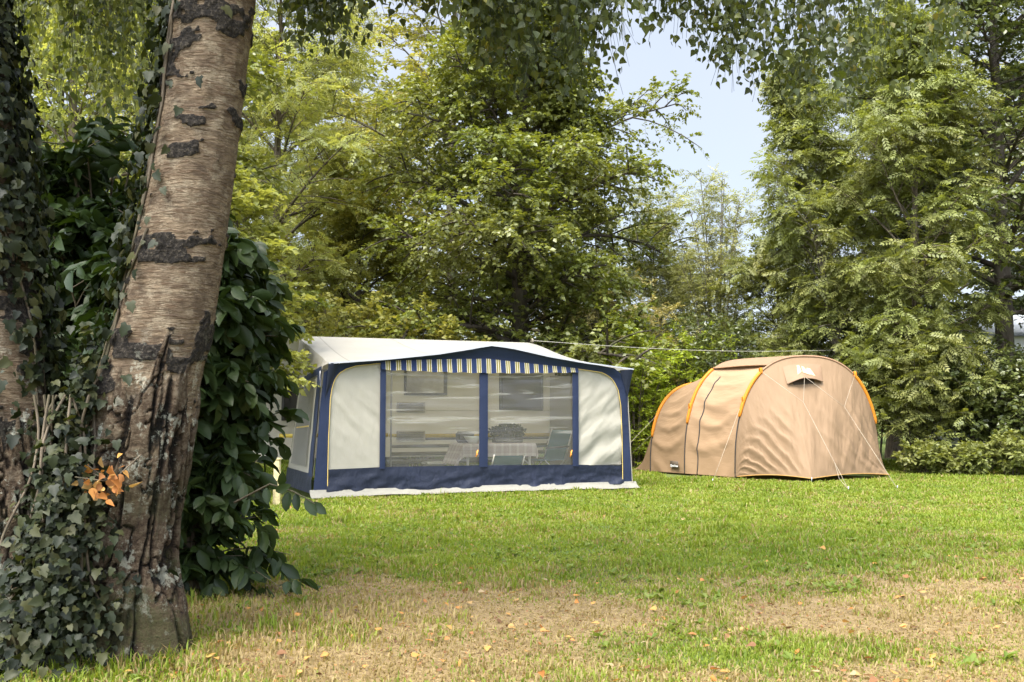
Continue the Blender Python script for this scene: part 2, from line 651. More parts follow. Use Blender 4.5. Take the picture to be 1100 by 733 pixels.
    for w in np.linspace(0.02, wl_top, n1):
        f = w / wl_top
        if f < .93:
            outer.append((0 + (sl_top - 0) * f / .93, w))
        else:
            k = (f - .93) / .07
            s = sl_top + (s_l1 - sl_top) * k
            outer.append((s, min(float(ROOF_EDGE(max(s, SL))) - .01, w + (float(ROOF_EDGE(max(s, SL))) - w) * min(1, k * 3))))
    for s in np.linspace(s_l1, s_r0, 40)[1:]:
        outer.append((s, float(ROOF_EDGE(s)) - .006))
    for w in np.linspace(wr_top, .02, n1):
        f = w / wr_top
        if f < .93:
            outer.append((AL + (sr_top - AL) * f / .93, w))
        else:
            k = (f - .93) / .07
            s = sr_top + (s_r0 - sr_top) * k
            outer.append((s, min(float(ROOF_EDGE(s)) - .01, w + (float(ROOF_EDGE(s)) - w) * min(1, k * 3))))
    inner, outer = np.array(inner), np.array(outer)
    nv = 8
    q = np.linspace(0, 1, nv)
    S = inner[:, None, 0] * (1 - q) + outer[:, None, 0] * q
    W = inner[:, None, 1] * (1 - q) + outer[:, None, 1] * q
    v_off = -.004 - .055 * sstep(0, 1, np.broadcast_to(q, S.shape)) * sstep(1.2, 2.0, W)
    P = aw(S, v_off + .006 * fbm(S * 4, W * 2.2, 0, 8, 3), W)
    np_mesh('arch_trim', P.reshape(-1, 3), [grid_faces(len(inner), nv)], blue, root, True, np.stack([S, W], -1).reshape(-1, 2))
    keep = inner[(inner[:, 1] > .03)]
    kl = keep[keep[:, 0] < s_l1 + .001]
    kr = keep[keep[:, 0] > s_r0 - .001]
    for k in (kl, kr):
        MB().tube(aw(k[:, 0], -.010, k[:, 1]), .0055, 6).build('piping', yellow, root, True)

    # windows with the crease ridges of packed vinyl
    def win(a, b, seed):
        def f(u, v):
            s = a + (b - a) * u
            w0, w1 = PLINTH_TOP(s) - .01, STRIPE_BOT(s) + .03
            w = w0 + (w1 - w0) * v
            ridge = .010 * np.sin(v * 17 + 2.4 * (u - .5) ** 2 * (1 if seed == 1 else -1) * 4 + vnoise(u * 2, v * 5, 0, seed) * 2) * sstep(.45, .9, v)
            return aw(s, .020 + ridge + .012 * fbm(u * 2, v * 4, 0, seed, 3), w)
        return f
    for a, b, sd in ((s_w0 - .03, s_c0 + .02, 1), (s_c1 - .02, s_w1 + .03, 2)):
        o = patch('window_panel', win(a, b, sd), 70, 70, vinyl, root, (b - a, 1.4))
        tg = MB()
        ws = b - .05
        w0 = on_plane(512 if sd == 1 else 615, 487)[1]
        tg.box(aw(ws, -.004, w0), (.022, .022, .07), bev=.006).tube([aw(ws - .02, -.008, w0 - .06), aw(ws, -.012, w0), aw(ws + .015, -.008, w0 + .05)], .008, 6)
        tg.build('toggle', plain('orange_toggle' if sd == 1 else 'amber_toggle', (.75, .30, .05), .5), o, True)

    # vertical blue bands
    for a, b, top in ((s_l1 - .01, s_w0, None), (s_c0, s_c1, None), (s_w1, s_r0 + .01, None)):
        def band(u, v, a=a, b=b):
            s = a + (b - a) * u
            w0 = PLINTH_TOP(s) - .02
            w1 = STRIPE_TOP(s) - (.002 if a != s_c0 else .0)
            return aw(s, -.016 + .004 * np.sin(u * PI) * -1 + .004 * fbm(u, v * 6, 0, 4, 2), w0 + (w1 - w0) * v)
        patch('band', band, 5, 40, blue, root, (b - a, 1.5))

    # striped valance
    def val(u, v):
        s = s_l1 + .0 + (s_r0 - s_l1) * u
        w1, w0 = STRIPE_TOP(s) + .01, STRIPE_BOT(s)
        sc_ = .006 * np.sin(s * 20) * v
        return aw(s, -.024 - .03 * v - .012 * fbm(s * 3, v, 0, 6, 2) * v, w1 + (w0 - w1) * v + sc_)
    patch('valance', val, 160, 6, stripes, root, (s_r0 - s_l1, .15))

    # navy plinth
    def plinth(u, v):
        s = s_l0 - .02 + (on_plane(669, 505)[0] - s_l0 + .03) * u
        w1 = PLINTH_TOP(s) + .005
        drape = .06 * fbm(s * 1.4 + v * .8, v * 1.2, 0, 31, 4) * v + .03 * fbm(s * 6, v * 2, 0, 32, 3) * v
        return aw(s, .003 - .012 * v + drape, w1 + (.075 - w1) * v)
    patch('plinth', plinth, 150, 18, navy, root, (AL, .4))

    # mud flap lying out on the grass
    def flap(u, v):
        s = -.05 + (AL + .12) * u
        out = (.06 + .08 * v) + .05 * fbm(s * 1.1, 0, 0, 41, 3) * v
        p = aw(s, -out * v - .005, .10 * (1 - v) ** 1.5 + .012)
        p[..., 2] += .018 * np.abs(fbm(s * 3.0, v * 1.5, 0, 42, 3)) * v + ground_z(p[..., 0], p[..., 1]) * v + .012 * v
        return p
    patch('mud_flap', flap, 160, 8, flapm, root, (AL, .3))

    # --- left end: side panel leaning in to the caravan, roof gable above it
    e_w = float(ROOF_EDGE(SL)) - .02
    s_bk0, s_bk1 = on_plane(309, 532, AD)[0], on_plane(322.5, 407, AD)[0]
    w_bk = on_plane(322.5, 407, AD)[1]

    def gable(u, v):        # u front to back, v bottom to top
        lo = aw(sl_top + (s_bk1 - sl_top) * u, 0 + AD * u, e_w - .02 + (w_bk - e_w) * u)
        hi = aw(SL - .01 + (B_S[0] - SL + .01) * u, -.08 + (AD + .08) * u, e_w + .01 + (2.47 - e_w) * u ** .92)
        P = lo * (1 - v)[..., None] + hi * v[..., None]
        fold = .030 * np.sin(u * 30 + v * 5) * np.sin(PI * v) * sstep(.25, .8, u)
        return P - AS * fold[..., None]
    patch('gable', gable, 60, 24, roofm, root, (AD, .7))

    def side(u, v, off=.0):
        lo = aw(s_bk0 * u, AD * u, .30)
        hi = aw(sl_top + (s_bk1 - sl_top) * u, AD * u, e_w - .02 + (w_bk - e_w) * u)
        P = lo * (1 - v)[..., None] + hi * v[..., None]
        return P - AS * (off + .015 * fbm(u * 5, v * 4, 0, 51, 3) * np.sin(PI * v))[..., None]
    patch('side_panel', side, 40, 40, cream, root, (AD, 1.6), v01=(0, 1))
    patch('side_band', lambda u, v: side(u, v, .02), 30, 4, blue, root, (AD, .1), v01=(.935, 1.0))
    patch('corner_band', lambda u, v: side(u, v, .022), 6, 40, blue, root, (.4, 1.6), u01=(0, .13))
    sw = patch('side_window', lambda u, v: side(u, v, .025), 24, 24, screen, root, (2, 1.2), u01=(.24, .86), v01=(.08, .90))
    patch('window_trim', lambda u, v: side(u, v, .032), 14, 3, yellow, sw, (1, .03), u01=(.26, .80), v01=(.455, .468))

    def sideplinth(u, v):
        lo = aw(s_bk0 * u - .03, AD * u, .06)
        hi = aw(s_bk0 * u, AD * u, .34)
        P = lo * (1 - v)[..., None] + hi * v[..., None]
        return P - AS * (.012 + .03 * fbm(u * 4, v, 0, 61, 3) * (1 - v))[..., None]
    patch('side_plinth', sideplinth, 40, 10, navy, root, (AD, .3))

    # --- right end, seen only from the side
    def sider(u, v):
        tin = np.clip((u - .8) / .2, 0, 1)
        lo = aw(AL - .50 * tin, AD * np.minimum(u / .8, 1) - .03 - .004 * tin, .04)
        hi = aw(sr_top + (AL - .06 - sr_top) * np.minimum(u / .8, 1) - .44 * tin, AD * np.minimum(u / .8, 1) - .03 - .004 * tin, float(ROOF_EDGE(SR)) - .06 + .02 * u)
        P = lo * (1 - v)[..., None] + hi * v[..., None]
        return P + AS * (.012 * fbm(u * 5, v * 4, 0, 71, 3) * np.sin(PI * v))[..., None]
    patch('side_panel', sider, 40, 40, cream, root, (AD, 1.8))
    # small triangular wing closing the eave at the right corner
    a, b, c = (aw(*on_plane(664, 398)[:1], -.06, on_plane(664, 398)[1]), aw(SR, -.10, float(ROOF_EDGE(SR)) - .005), aw(on_plane(672.8, 427)[0], -.05, on_plane(672.8, 427)[1]))

    def wing(u, v):
        P = (a * (1 - u)[..., None] + b * u[..., None]) * (1 - v)[..., None] + c * v[..., None]
        return P - AV * (.03 * np.sin(PI * u) * (1 - v))[..., None]
    patch('eave_wing', wing, 10, 14, navy, root, (.2, .3))
    a2, b2, c2 = (aw(SL + .16, -.05, float(ROOF_EDGE(SL + .16)) - .01), aw(SL - .01, -.10, float(ROOF_EDGE(SL)) - .004), aw(on_plane(349, 428)[0], -.03, on_plane(349, 428)[1]))

    def wing2(u, v):
        P = (a2 * (1 - u)[..., None] + b2 * u[..., None]) * (1 - v)[..., None] + c2 * v[..., None]
        return P - AV * (.03 * np.sin(PI * u) * (1 - v))[..., None]
    patch('eave_wing', wing2, 10, 14, navy, root, (.2, .3))

    # frame poles just behind the canvas
    for s0, top in ((.10, 1.85), (s_c0 + .06, 2.12), (AL - .16, 1.80)):
        MB().tube([aw(s0, .06, .0), aw(s0, .06, top)], .014, 10).build('pole', grey, root, True)
    MB().tube([aw(*(on_plane(420, 470, AD - .25)[0], AD - .25, .02)), aw(on_plane(420, 470, AD - .25)[0], AD - .25, 2.3)], .016, 10).build('pole', grey, root, True)
    MB().tube([aw(s, .06, w) for s, w in ((.10, 1.85), (s_c0 + .06, 2.12), (AL - .16, 1.80))], .013, 8).build('ridge_pole', grey, root, True)
    return root


def build_caravan():
    root = empty('touring_caravan', (0, 0, 0), 'cream touring caravan with yellow stripe standing behind the awning', 'caravan')
    white = plain('caravan_skin', (.66, .62, .51), .35, .4, .04, 3)
    dark = plain('tinted_acrylic', (.045, .042, .036), .12, .6, .3, 2)
    frame = plain('window_rubber', (.10, .095, .085), .6, .3)
    ventm = plain('vent_plastic', (.36, .33, .25), .6, .3)
    ventd = plain('vent_slot', (.16, .145, .11), .7, .2)
    yell = plain('stripe_yellow', (.60, .43, .06), .4, .4)
    trimm = plain('aluminium_trim', (.42, .42, .42), .35, .6, metal=.8)
    W0 = AD + .03
    s0, s1 = -1.25, AL * .93
    # long side profile with rounded shoulders, extruded across the caravan's width
    prof = []

    def arc(cx, cz, r, a0, a1, n=8):
        for a in np.linspace(a0, a1, n):
            prof.append((cx + r * math.cos(rad(a)), cz + r * math.sin(rad(a))))
    arc(s1 - .50, 2.48 - .50, .50, 10, 90)
    arc(s0 + .50, 2.48 - .50, .50, 90, 175)
    prof.append((s0 + .06, 1.1)); prof.append((s0 + .22, .48))
    prof.append((s1 - .30, .48)); prof.append((s1 + .05, 1.05))
    prof = np.array(prof)
    n = len(prof)
    V = np.concatenate([aw(prof[:, 0], W0, prof[:, 1]), aw(prof[:, 0], W0 + 2.1, prof[:, 1])])
    i = np.arange(n); j = (i + 1) % n
    np_mesh('body', V, [np.stack([i, i + n, j + n, j], -1), i[::-1][None], (i + n)[None]], white, root, False)

    def rect(name, x0, y0, x1, y1, mat, parent, t=.02, off=0.0, bev=.008):
        (a, b), (c, d) = on_plane(x0, y0, W0), on_plane(x1, y1, W0)
        cs, cw = (a + c) / 2, (b + d) / 2
        M = np.stack([AS, AV, UPV], 1)
        return MB().box(aw(cs, W0 - t / 2 - off, cw), (abs(c - a), t, abs(b - d)), M, bev).build(name, mat, parent)
    # two side windows behind the awning, one beyond its end
    for x0, y0, x1, y1 in ((434, 387, 480, 425), (536, 401, 583, 441), (303, 399, 320, 452)):
        w = rect('window', x0, y0, x1, y1, frame, root, .028)
        inset = 2.2
        if x0 == 434:      # blind drawn behind this one
            rect('pane', x0 + inset, y0 + inset, x1 - inset - 2, y1 - inset, plain('drawn_blind', (.46, .44, .38), .4, .4), w, .016, .0285)
        else:
            rect('pane', x0 + inset, y0 + inset, x1 - inset, y1 - inset, dark, w, .016, .0285)
    for y0, y1 in ((432, 443.2), (463, 474)):
        v = rect('vent', 426, y0, 456.5, y1, ventm, root, .022)
        for k in range(5):
            yy = y0 + 1.6 + k * (y1 - y0 - 2.2) / 5
            rect('vent_slot', 428, yy, 454.5, yy + .8, ventd, v, .006, .0225, .0)
    for x0, x1 in ((418, 426), (456.6, 640)):
        rect('stripe', x0, 466.2, x1, 469.4, yell, root, .004, 0, .0)
    rect('stripe', 300, 466.2, 417, 469.4, yell, root, .004, 0, .0)
    rect('trim_line', 457, 470.2, 640, 471.0, frame, root, .006, 0, .0)
    for y in (441, 478, 486, 494):
        rect('panel_seam', 419 if y != 441 else 458, y, 640, y + .5, ventd, root, .005, 0, .0)
    rect('awning_rail', 300, 393, 333, 395, trimm, root, .03)
    rect('corner_trim', 318.4, 398, 320.4, 500, trimm, root, .014)
    # wheels and steady
    for v in (W0 + .16, W0 + 1.94):
        cs = s0 + (s1 - s0) * .5
        prof2 = [(.0, -.06), (.17, -.06), (.19, -.085), (.30, -.09), (.32, -.05), (.32, .05), (.30, .09), (.0, .09)]
        th = np.linspace(0, 2 * PI, 28, endpoint=False)
        V = np.array([[aw(cs + r * math.cos(a), v + x, .32 + r * math.sin(a)) for a in th] for r, x in prof2]).reshape(-1, 3)
        ii = np.arange(len(prof2) - 1)[:, None] * 28 + np.arange(28)
        jj = np.arange(len(prof2) - 1)[:, None] * 28 + (np.arange(28) + 1) % 28
        np_mesh('wheel', V, [np.stack([ii, jj, jj + 28, ii + 28], -1).reshape(-1, 4)], plain('tyre_rubber', (.03, .03, .03), .8), root)
    return root


def build_awning_interior():
    M = np.stack([AS, AV, UPV], 1)
    # --- table with hanging cloth
    v0 = .85
    sa, sb = on_plane(499, 474, v0)[0], on_plane(574, 474, v0)[0]
    top = .725
    wood = plain('table_laminate', (.62, .60, .55), .5)
    root = empty('camping_table', aw((sa + sb) / 2, v0 + .3, 0), 'folding camping table with white legs under a grey checked cloth', 'table')
    loc = np.array(root.location)
    MB().box(aw((sa + sb) / 2, v0 + .3, top - .015) - loc, (sb - sa, .66, .028), M, .008).build('tabletop', wood, root)
    for s in (sa + .07, sb - .07):
        for v in (v0 + .04, v0 + .56):
            MB().tube([aw(s, v, 0) - loc, aw(s, v, top - .03) - loc], .022, 8).build('leg', wood, root, True)
    t = NT('checked_cotton')
    uv = t.coord('UV')
    sep = t.n('ShaderNodeSeparateXYZ', inp={0: uv})
    cx = t.math('GREATER_THAN', t.math('FRACT', t.math('MULTIPLY', sep.outputs[0], 9.0)), .72)
    cy = t.math('GREATER_THAN', t.math('FRACT', t.math('MULTIPLY', sep.outputs[1], 9.0)), .72)
    c = t.mix(t.math('MULTIPLY', t.math('ADD', cx, cy), .5), (.60, .50, .49), (.80, .74, .72))
    clm = t.done(t.mixsh(.2, t.pbr(c, .85, .1), t.trans(c)))
    n = 61
    us = np.linspace(-.30, 1.12, n)
    vs = np.linspace(-.30, 1.12, 41)
    U, Vv = np.meshgrid(us, vs, indexing='ij')
    ow = np.maximum(np.maximum(-U, U - 1), 0) * (sb - sa) * .9
    ov = np.maximum(np.maximum(-Vv, Vv - 1), 0) * .66
    drop = np.minimum(np.maximum(ow, ov * 1.1) + .35 * np.minimum(ow, ov), .44)
    S = sa + np.clip(U, 0, 1) * (sb - sa) - .02 - (U < 0) * ow * .42 + (U > 1) * (.03 + ow * .3)
    Vw = v0 - .02 + np.clip(Vv, 0, 1) * .66 - (Vv < 0) * (.02 + .02 * np.sin(U * 34) * ov * 3) + (Vv > 1) * .02
    S = S + .03 * np.sin(Vv * 26) * (ow > 0) * np.minimum(ow * 3, 1)
    P = aw(S, Vw, top + .006 - drop)
    o = np_mesh('tablecloth', P.reshape(-1, 3), [grid_faces(n, 41)], clm, None, True, np.stack([U, Vv * .5], -1).reshape(-1, 2))
    prop(o, 'grey pink checked cloth draped over the camping table', 'tablecloth')

    # --- white bowl and dark bag at the end of the table, bushy plant beside
    s, _ = on_plane(506, 474, v0 + .12)
    th = np.linspace(0, 2 * PI, 28, endpoint=False)
    pr = [(.05, 0), (.07, .004), (.13, .075), (.165, .13), (.158, .13), (.12, .07), (.06, .016), (.0, .014)]
    V = np.array([[(r * math.cos(a), r * math.sin(a), z) for a in th] for r, z in pr]).reshape(-1, 3) * .9
    ii = np.arange(len(pr) - 1)[:, None] * 28 + np.arange(28)
    jj = np.arange(len(pr) - 1)[:, None] * 28 + (np.arange(28) + 1) % 28
    o = np_mesh('mixing_bowl', V, [np.stack([ii, jj, jj + 28, ii + 28], -1).reshape(-1, 4)], plain('white_melamine', (.72, .74, .70), .3, .5, .03))
    o.location = aw(s + .03, v0 + .12, top + .008)
    prop(o, 'white open bowl at the end of the draped table', 'bowl')
    s, _ = on_plane(499, 468, v0 + .34)
    b = MB().box((0, 0, .10), (.30, .16, .19), None, .04)
    o = b.build('wash_bag', plain('black_nylon', (.05, .045, .04), .7), None, True)
    o.location = aw(s + .02, v0 + .38, top + .008)
    o.rotation_euler = (0, 0, math.atan2(AS[1], AS[0]))
    prop(o, 'dark soft bag behind the white bowl on the table', 'bag')
    s, _ = on_plane(545, 470, v0 + .42)
    root = empty('potted_plant', aw(s, v0 + .42, top + .008), 'dark bushy plant in a low trough on the draped table', 'plant')
    M2 = M
    MB().box((0, 0, .055), (.52, .16, .11), M2, .015).build('trough', plain('trough_plastic', (.06, .05, .04), .6), root)
    rs = np.random.default_rng(5)
    nL = 900
    q = norm(rs.normal(size=(nL, 3))) * (rs.uniform(.2, 1, nL) ** .5)[:, None]
    base = (q * np.array([.32, .13, .13])) @ M2.T + np.array([0, 0, .18])
    base[:, 2] = np.maximum(base[:, 2], .1)
    d = norm(q + rs.normal(size=(nL, 3)) * .6)
    V, F, r = leaves(rs, base, d, norm(rs.normal(size=(nL, 3)) + UPV), .06, .035, TM_DIAMOND)
    np_mesh('foliage', V, F, leaf_mat('dark_pot_leaf', [(.02, .025, .012), (.035, .04, .018), (.05, .055, .03)], .15), root, False, attrs={'rnd': r})

    # --- two camping chairs with teal sling fabric
    teal = cloth('teal_sling', (.06, .16, .18), .2, .8, .1, .1, .2, 6)
    tube_m = plain('chair_tube', (.55, .55, .53), .4, .5, metal=.5)

    def chair(px, v, rz, label):
        s, _ = on_plane(px, 500, v)
        r = empty('camping_chair', aw(s, v, 0), label, 'chair', 'teal camping chairs at the table', rz)
        bk = lambda u, q: np.stack([(u - .5) * .48, .20 + .20 * q + .03 * np.sin(PI * u) * 1, .42 + .52 * q], -1)
        patch('backrest', bk, 10, 12, teal, r, (.5, .5))
        st = lambda u, q: np.stack([(u - .5) * .48, -.24 + .44 * q, .43 - .03 * np.sin(PI * u) * np.sin(PI * q)], -1)
        patch('seat', st, 10, 10, teal, r, (.5, .45))
        for x in (-.26, .26):
            MB().tube([(x, .20, .40), (x, .42, .97)], .013, 8).build('back_tube', tube_m, r, True)
            MB().tube([(x, -.27, .01), (x, .22, .44)], .013, 8).build('leg', tube_m, r, True)
            MB().tube([(x, .30, .01), (x, -.26, .43)], .013, 8).build('leg', tube_m, r, True)
            MB().tube([(x, -.24, .64), (x, .30, .66)], .018, 8).build('armrest', plain('arm_plastic', (.12, .13, .13), .5), r, True)
        return r
    a = math.atan2(AS[1], AS[0])
    chair(586, v0 + .42, a - rad(70), 'teal camping chair at the end of the table beside the plant')
    chair(537, v0 - .40, a + PI, 'low teal camping chair tucked in front of the table legs').scale = (1, 1, .60)

    # --- pale box against the caravan
    s, w = on_plane(466, 496, AD - .35)
    r = empty('cool_box', aw(s, AD - .35, 0), 'pale grey cool box on the ground below the caravan vents', 'box')
    MB().box((0, 0, .17), (.34, .30, .34), M, .02).build('tub', plain('cool_box_plastic', (.42, .42, .37), .5), r)
    MB().box((0, 0, .375), (.36, .32, .06), M, .02).build('lid', plain('cool_box_lid', (.52, .52, .47), .5), r)


# ------------------------------------------------------------------ tunnel tent
def build_tent():
    root = empty('tunnel_tent', (0, 0, 0), 'tan tunnel tent with orange pole sleeves pitched before the hedge', 'tent')

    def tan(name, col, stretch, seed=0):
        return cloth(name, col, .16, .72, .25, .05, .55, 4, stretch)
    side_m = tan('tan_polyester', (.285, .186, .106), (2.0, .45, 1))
    front_shade_m = tan('tan_polyester_front_shade', (.205, .134, .076), (2.5, .6, 1))  # same tan cloth as the sides, the front's shade put into its colour
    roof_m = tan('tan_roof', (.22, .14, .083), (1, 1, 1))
    rear_m = tan('tan_rear', (.225, .147, .082), (2.0, .5, 1))
    orange = cloth('orange_sleeve', (.50, .175, .010), .15, .6, .3, .08, .2, 10)
    blackm = plain('black_pole', (.03, .028, .026), .5)
    rope = plain('guy_rope', (.30, .255, .19), .7)
    trim = plain('orange_hem', (.34, .19, .05), .6)

    H = 2.33
    L3, L2, L1 = np.array([4.25, 19.60, 0]), np.array([3.50, 20.85, 0]), np.array([2.93, 21.75, 0])
    dr = norm(np.array([3.0, .62, 0]))
    R3, R2, R1 = np.array([7.22, 20.21, 0]), L2 + dr * 2.75, L1 + dr * 2.35
    hoops = {1: (L1, R1, 1.86), 2: (L2, R2, 2.32), 3: (L3, R3, 2.33)}

    def arch(k, t, n=2.55):
        L, R, h = hoops[k]
        th = PI * (1 - t)
        x = np.sign(np.cos(th)) * np.abs(np.cos(th)) ** (2 / n)
        z = np.abs(np.sin(th)) ** (2 / n) * h
        return (L + R) / 2 + ((R - L) / 2) * x[..., None] + UPV * z[..., None]

    def outward(k, t):
        L, R, h = hoops[k]
        c = (L + R) / 2 + UPV * h * .35
        return norm(arch(k, t) - c)

    def section(i, j, amp, seed, lift=0.0):
        amp = amp * 1.7
        def f(u, v):
            P = arch(i, u) * (1 - v)[..., None] + arch(j, u) * v[..., None]
            nrm = outward(i, u) * (1 - v)[..., None] + outward(j, u) * v[..., None]
            sag = -.05 * np.sin(PI * v)
            h = np.abs(np.sin(PI * u))
            # swags: creases that run from hoop to hoop and hang between them
            ph = u * 95 + 3.0 * np.sin(PI * v) + 2.5 * fbm(u * 8, v * 2, 0, seed, 3)
            sw = (np.sin(ph) * .5 + .5) ** 2 * np.sin(PI * v) ** .7
            lowk = sstep(.99, .25, h) * .75 + .25
            wr = amp * (sw * lowk + .8 * fbm(u * 22 + v * 2, v * 1.4, 0, seed + 1, 4) * np.sin(PI * v) ** .5)
            P = P + nrm * (sag + wr + lift)[..., None]
            P[..., 2] = np.maximum(P[..., 2], .02)
            return P
        return f
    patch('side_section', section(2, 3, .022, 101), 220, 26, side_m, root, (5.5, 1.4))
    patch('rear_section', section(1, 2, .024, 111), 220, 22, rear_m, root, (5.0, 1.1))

    # roof cover over the middle bay, its front-left lip standing off the side
    def cover(u, v):
        P = section(2, 3, .010, 121, .035)(u, np.clip(v, .005, .995))
        lip = np.minimum(u - .36, .70 - u)
        P[..., 2] += .05 * np.sin(PI * v) + .015 * np.exp(-(lip / .02) ** 2) * 0
        return P
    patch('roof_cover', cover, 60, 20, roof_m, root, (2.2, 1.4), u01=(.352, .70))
    lip = cover(np.full((20, 1), .352), np.linspace(0, 1, 20)[:, None])[:, 0]
    MB().tube(lip, .014, 6).build('cover_lip', plain('brown_binding', (.20, .115, .06), .7), root, True)

    # front door panel, pegged out at one point in front
    Fp, Rp = ground(872, 517.9), ground(957.5, 513.6)
    Fp[2] = Rp[2] = .03
    tk = .44

    def gpt(t):
        t = np.asarray(t)[..., None]
        a = np.where(t < tk, L3 + (Fp - L3) * (t / tk), Fp + (Rp - Fp) * ((t - tk) / (1 - tk)))
        # the hem lifts a little between its pegs
        k = np.where(t < tk, t / tk, (t - tk) / (1 - tk))
        return a + UPV * (.05 * np.sin(PI * k) + .03)

    def front(u, v, lift=0.0):
        A, G = arch(3, u), gpt(u)
        # taut cloth: slightly hollow towards the edges
        P = A * (1 - v)[..., None] + G * v[..., None]
        nrm = norm(np.array([.15, -1, .45]))
        crease = np.exp(-((u - tk) / .05) ** 2)
        bulge = .05 * np.sin(PI * v) * np.sin(PI * u) * (1 - crease * .4)
        k1 = sstep(0, .1, u) * sstep(1, .9, u)
        w1 = .036 * (np.sin(u * 62 + v * 5 + 3 * fbm(u * 4, v * 2, 0, 131, 3)) * .5 + .5) * np.sin(PI * np.clip(v, 0, 1)) * sstep(.15, .8, v)
        w2 = .034 * fbm(u * 16, v * 2.0, 0, 132, 4) * sstep(0, .2, v) * sstep(1.02, .85, v)
        w3 = .040 * (np.sin((u - .30 * v) * 105 + 2.5 * fbm(u * 5, v * 4, 0, 133, 3)) * .5 + .5) ** 1.6 * sstep(.25, .6, v) * sstep(1.0, .9, v) * sstep(tk, tk - .10, u)
        w4 = .034 * (np.sin((u - .62 * v) * 58 + 2.5 * fbm(u * 4, v * 4, 0, 134, 3)) * .5 + .5) ** 1.6 * sstep(.2, .5, v) * sstep(1.0, .9, v) * sstep(tk + .02, tk + .12, u)
        return P + nrm * ((bulge + (w1 * .5 + w2 + w3 + w4) * k1 + lift)[..., None])
    patch('front_panel', front, 320, 110, front_shade_m, root, (4.0, 2.4))
    hemp = front(np.linspace(0.01, .99, 80)[:, None], np.ones((80, 1)))[:, 0]
    MB().tube(hemp, .008, 6).build('hem', trim, root, True)

    # rear tail pegged out behind the smallest hoop
    axis = norm(L1 - L3)
    g0, g1, g2 = np.array([2.66, 22.55, .03]), L1 + dr * 1.3 + axis * 1.5, R1 + axis * .4

    def rear(u, v):
        A = arch(1, u)
        uu = u[..., None]
        G = np.where(uu < .5, g0 + (g1 - g0) * (uu / .5), g1 + (g2 - g1) * ((uu - .5) / .5))
        P = A * (1 - v)[..., None] + G * v[..., None]
        return P - dr * (.02 * fbm(u * 14, v * 2, 0, 141, 3) * np.sin(PI * v))[..., None]
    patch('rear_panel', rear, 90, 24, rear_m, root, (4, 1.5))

    # pole sleeves
    def sleeve(k, t0, t1, r=.036, mat=orange, name='pole_sleeve'):
        t = np.linspace(t0, t1, 40)
        P = arch(k, t) + outward(k, t) * .012
        rr = np.full(40, r); rr[:2] *= .75; rr[-2:] *= .75
        return MB().tube(P, rr, 8).build(name, mat, root, True)
    sleeve(1, .10, .52); sleeve(2, .115, .36); sleeve(3, .135, .315); sleeve(3, .70, .885)
    sleeve(3, .315, .70, .020, plain('brown_piping', (.24, .14, .08), .7), 'arch_seam')
    for k, a in ((1, .10), (2, .115), (3, .135)):
        sleeve(k, 0.0, a, .011, blackm, 'pole')
        # toggle where pole leaves the sleeve
    for k, t in ((3, .315), (2, .17), (3, .19), (3, .70)):
        p = arch(k, np.array([t]))[0] + outward(k, np.array([t]))[0] * .03
        MB().box(p, (.07, .06, .12), None, .015).build('sleeve_tab', orange, root)

    # zip line down the side bay
    t = np.linspace(.0, .31, 40)
    Z = section(2, 3, .022, 101, .008)(t[:, None], np.full((40, 1), .24))[:, 0]
    MB().tube(Z, .011, 6).build('zip', blackm, root, True)

    # hooded vent near the top of the front
    def hood(u, v):
        uu, vv = .412 + .125 * u, .065 + .16 * v
        pk = 1 - np.abs(u - .5) * 2
        lift = .012 + .15 * v ** 1.5 * (.25 + .75 * pk)
        P = front(uu, vv, 0.0) + norm(np.array([.1, -1, .2])) * lift[..., None]
        P[..., 2] += .05 * v * pk
        return P
    hd = patch('vent_hood', hood, 24, 20, roof_m, root, (.5, .4))
    rim = hood(np.linspace(0, 1, 24)[:, None], np.ones((24, 1)))[:, 0]
    MB().tube(rim, .010, 6).build('hood_rim', plain('hood_binding', (.13, .08, .05), .7), hd, True)
    vent = lambda u, v: front(.44 + .07 * u, .17 + .075 * v, .010 - 0 * u)
    patch('vent_mesh', vent, 12, 10, plain('vent_gauze', (.05, .035, .025), .9), root, (.4, .3))
    # pale emblem printed on the hood: two slanted strokes and a sail
    em = plain('emblem_print', (.45, .34, .20), .6)

    def stroke(pts):
        q = np.array([hood(np.array([[a]]), np.array([[b]]))[0, 0] + np.array([.0, -.012, .004]) for a, b in pts])
        return q
    eb = MB()
    for pts in ([(.36, .72), (.44, .10), (.50, .10), (.50, .55)], [(.53, .62), (.55, .18), (.60, .22), (.70, .78)], [(.63, .62), (.66, .30), (.71, .34), (.78, .80)]):
        q = stroke(pts)
        eb.add(q, [[[0, 1, 2, 3]]])
    eb.build('emblem', em, hd)

    # dark name tag with white lettering at the foot of the rear bay
    def tagf(u, v):
        return section(1, 2, .024, 111, .016)(.006 + .040 * (1 - v) * 1.0 + 0 * u, .56 + .38 * u)
    p00, p10, p01 = (tagf(np.array([[a]]), np.array([[b]]))[0, 0] for a, b in ((0, 1), (1, 1), (0, 0)))
    ex, ez = norm(p10 - p00), UPV
    wdt = .26
    hgt = .13
    c0 = (p00 + p10) / 2
    nn = norm(np.cross(ex, ez))
    if nn[1] > 0: nn = -nn
    c0 = c0 + nn * .045 + UPV * .10
    Mx = np.stack([ex, nn, ez], 1)
    tg = MB().box(c0, (wdt, .006, hgt), Mx).build('name_tag', plain('tag_dark', (.06, .045, .03), .7), root)
    cu = bpy.data.curves.new('tag_text', 'FONT')
    cu.body = 'Quechua'
    cu.size = .068
    cu.align_x = 'CENTER'
    cu.align_y = 'CENTER'
    cu.extrude = .001
    tmp = bpy.data.objects.new('tag_text', cu)
    COL.objects.link(tmp)
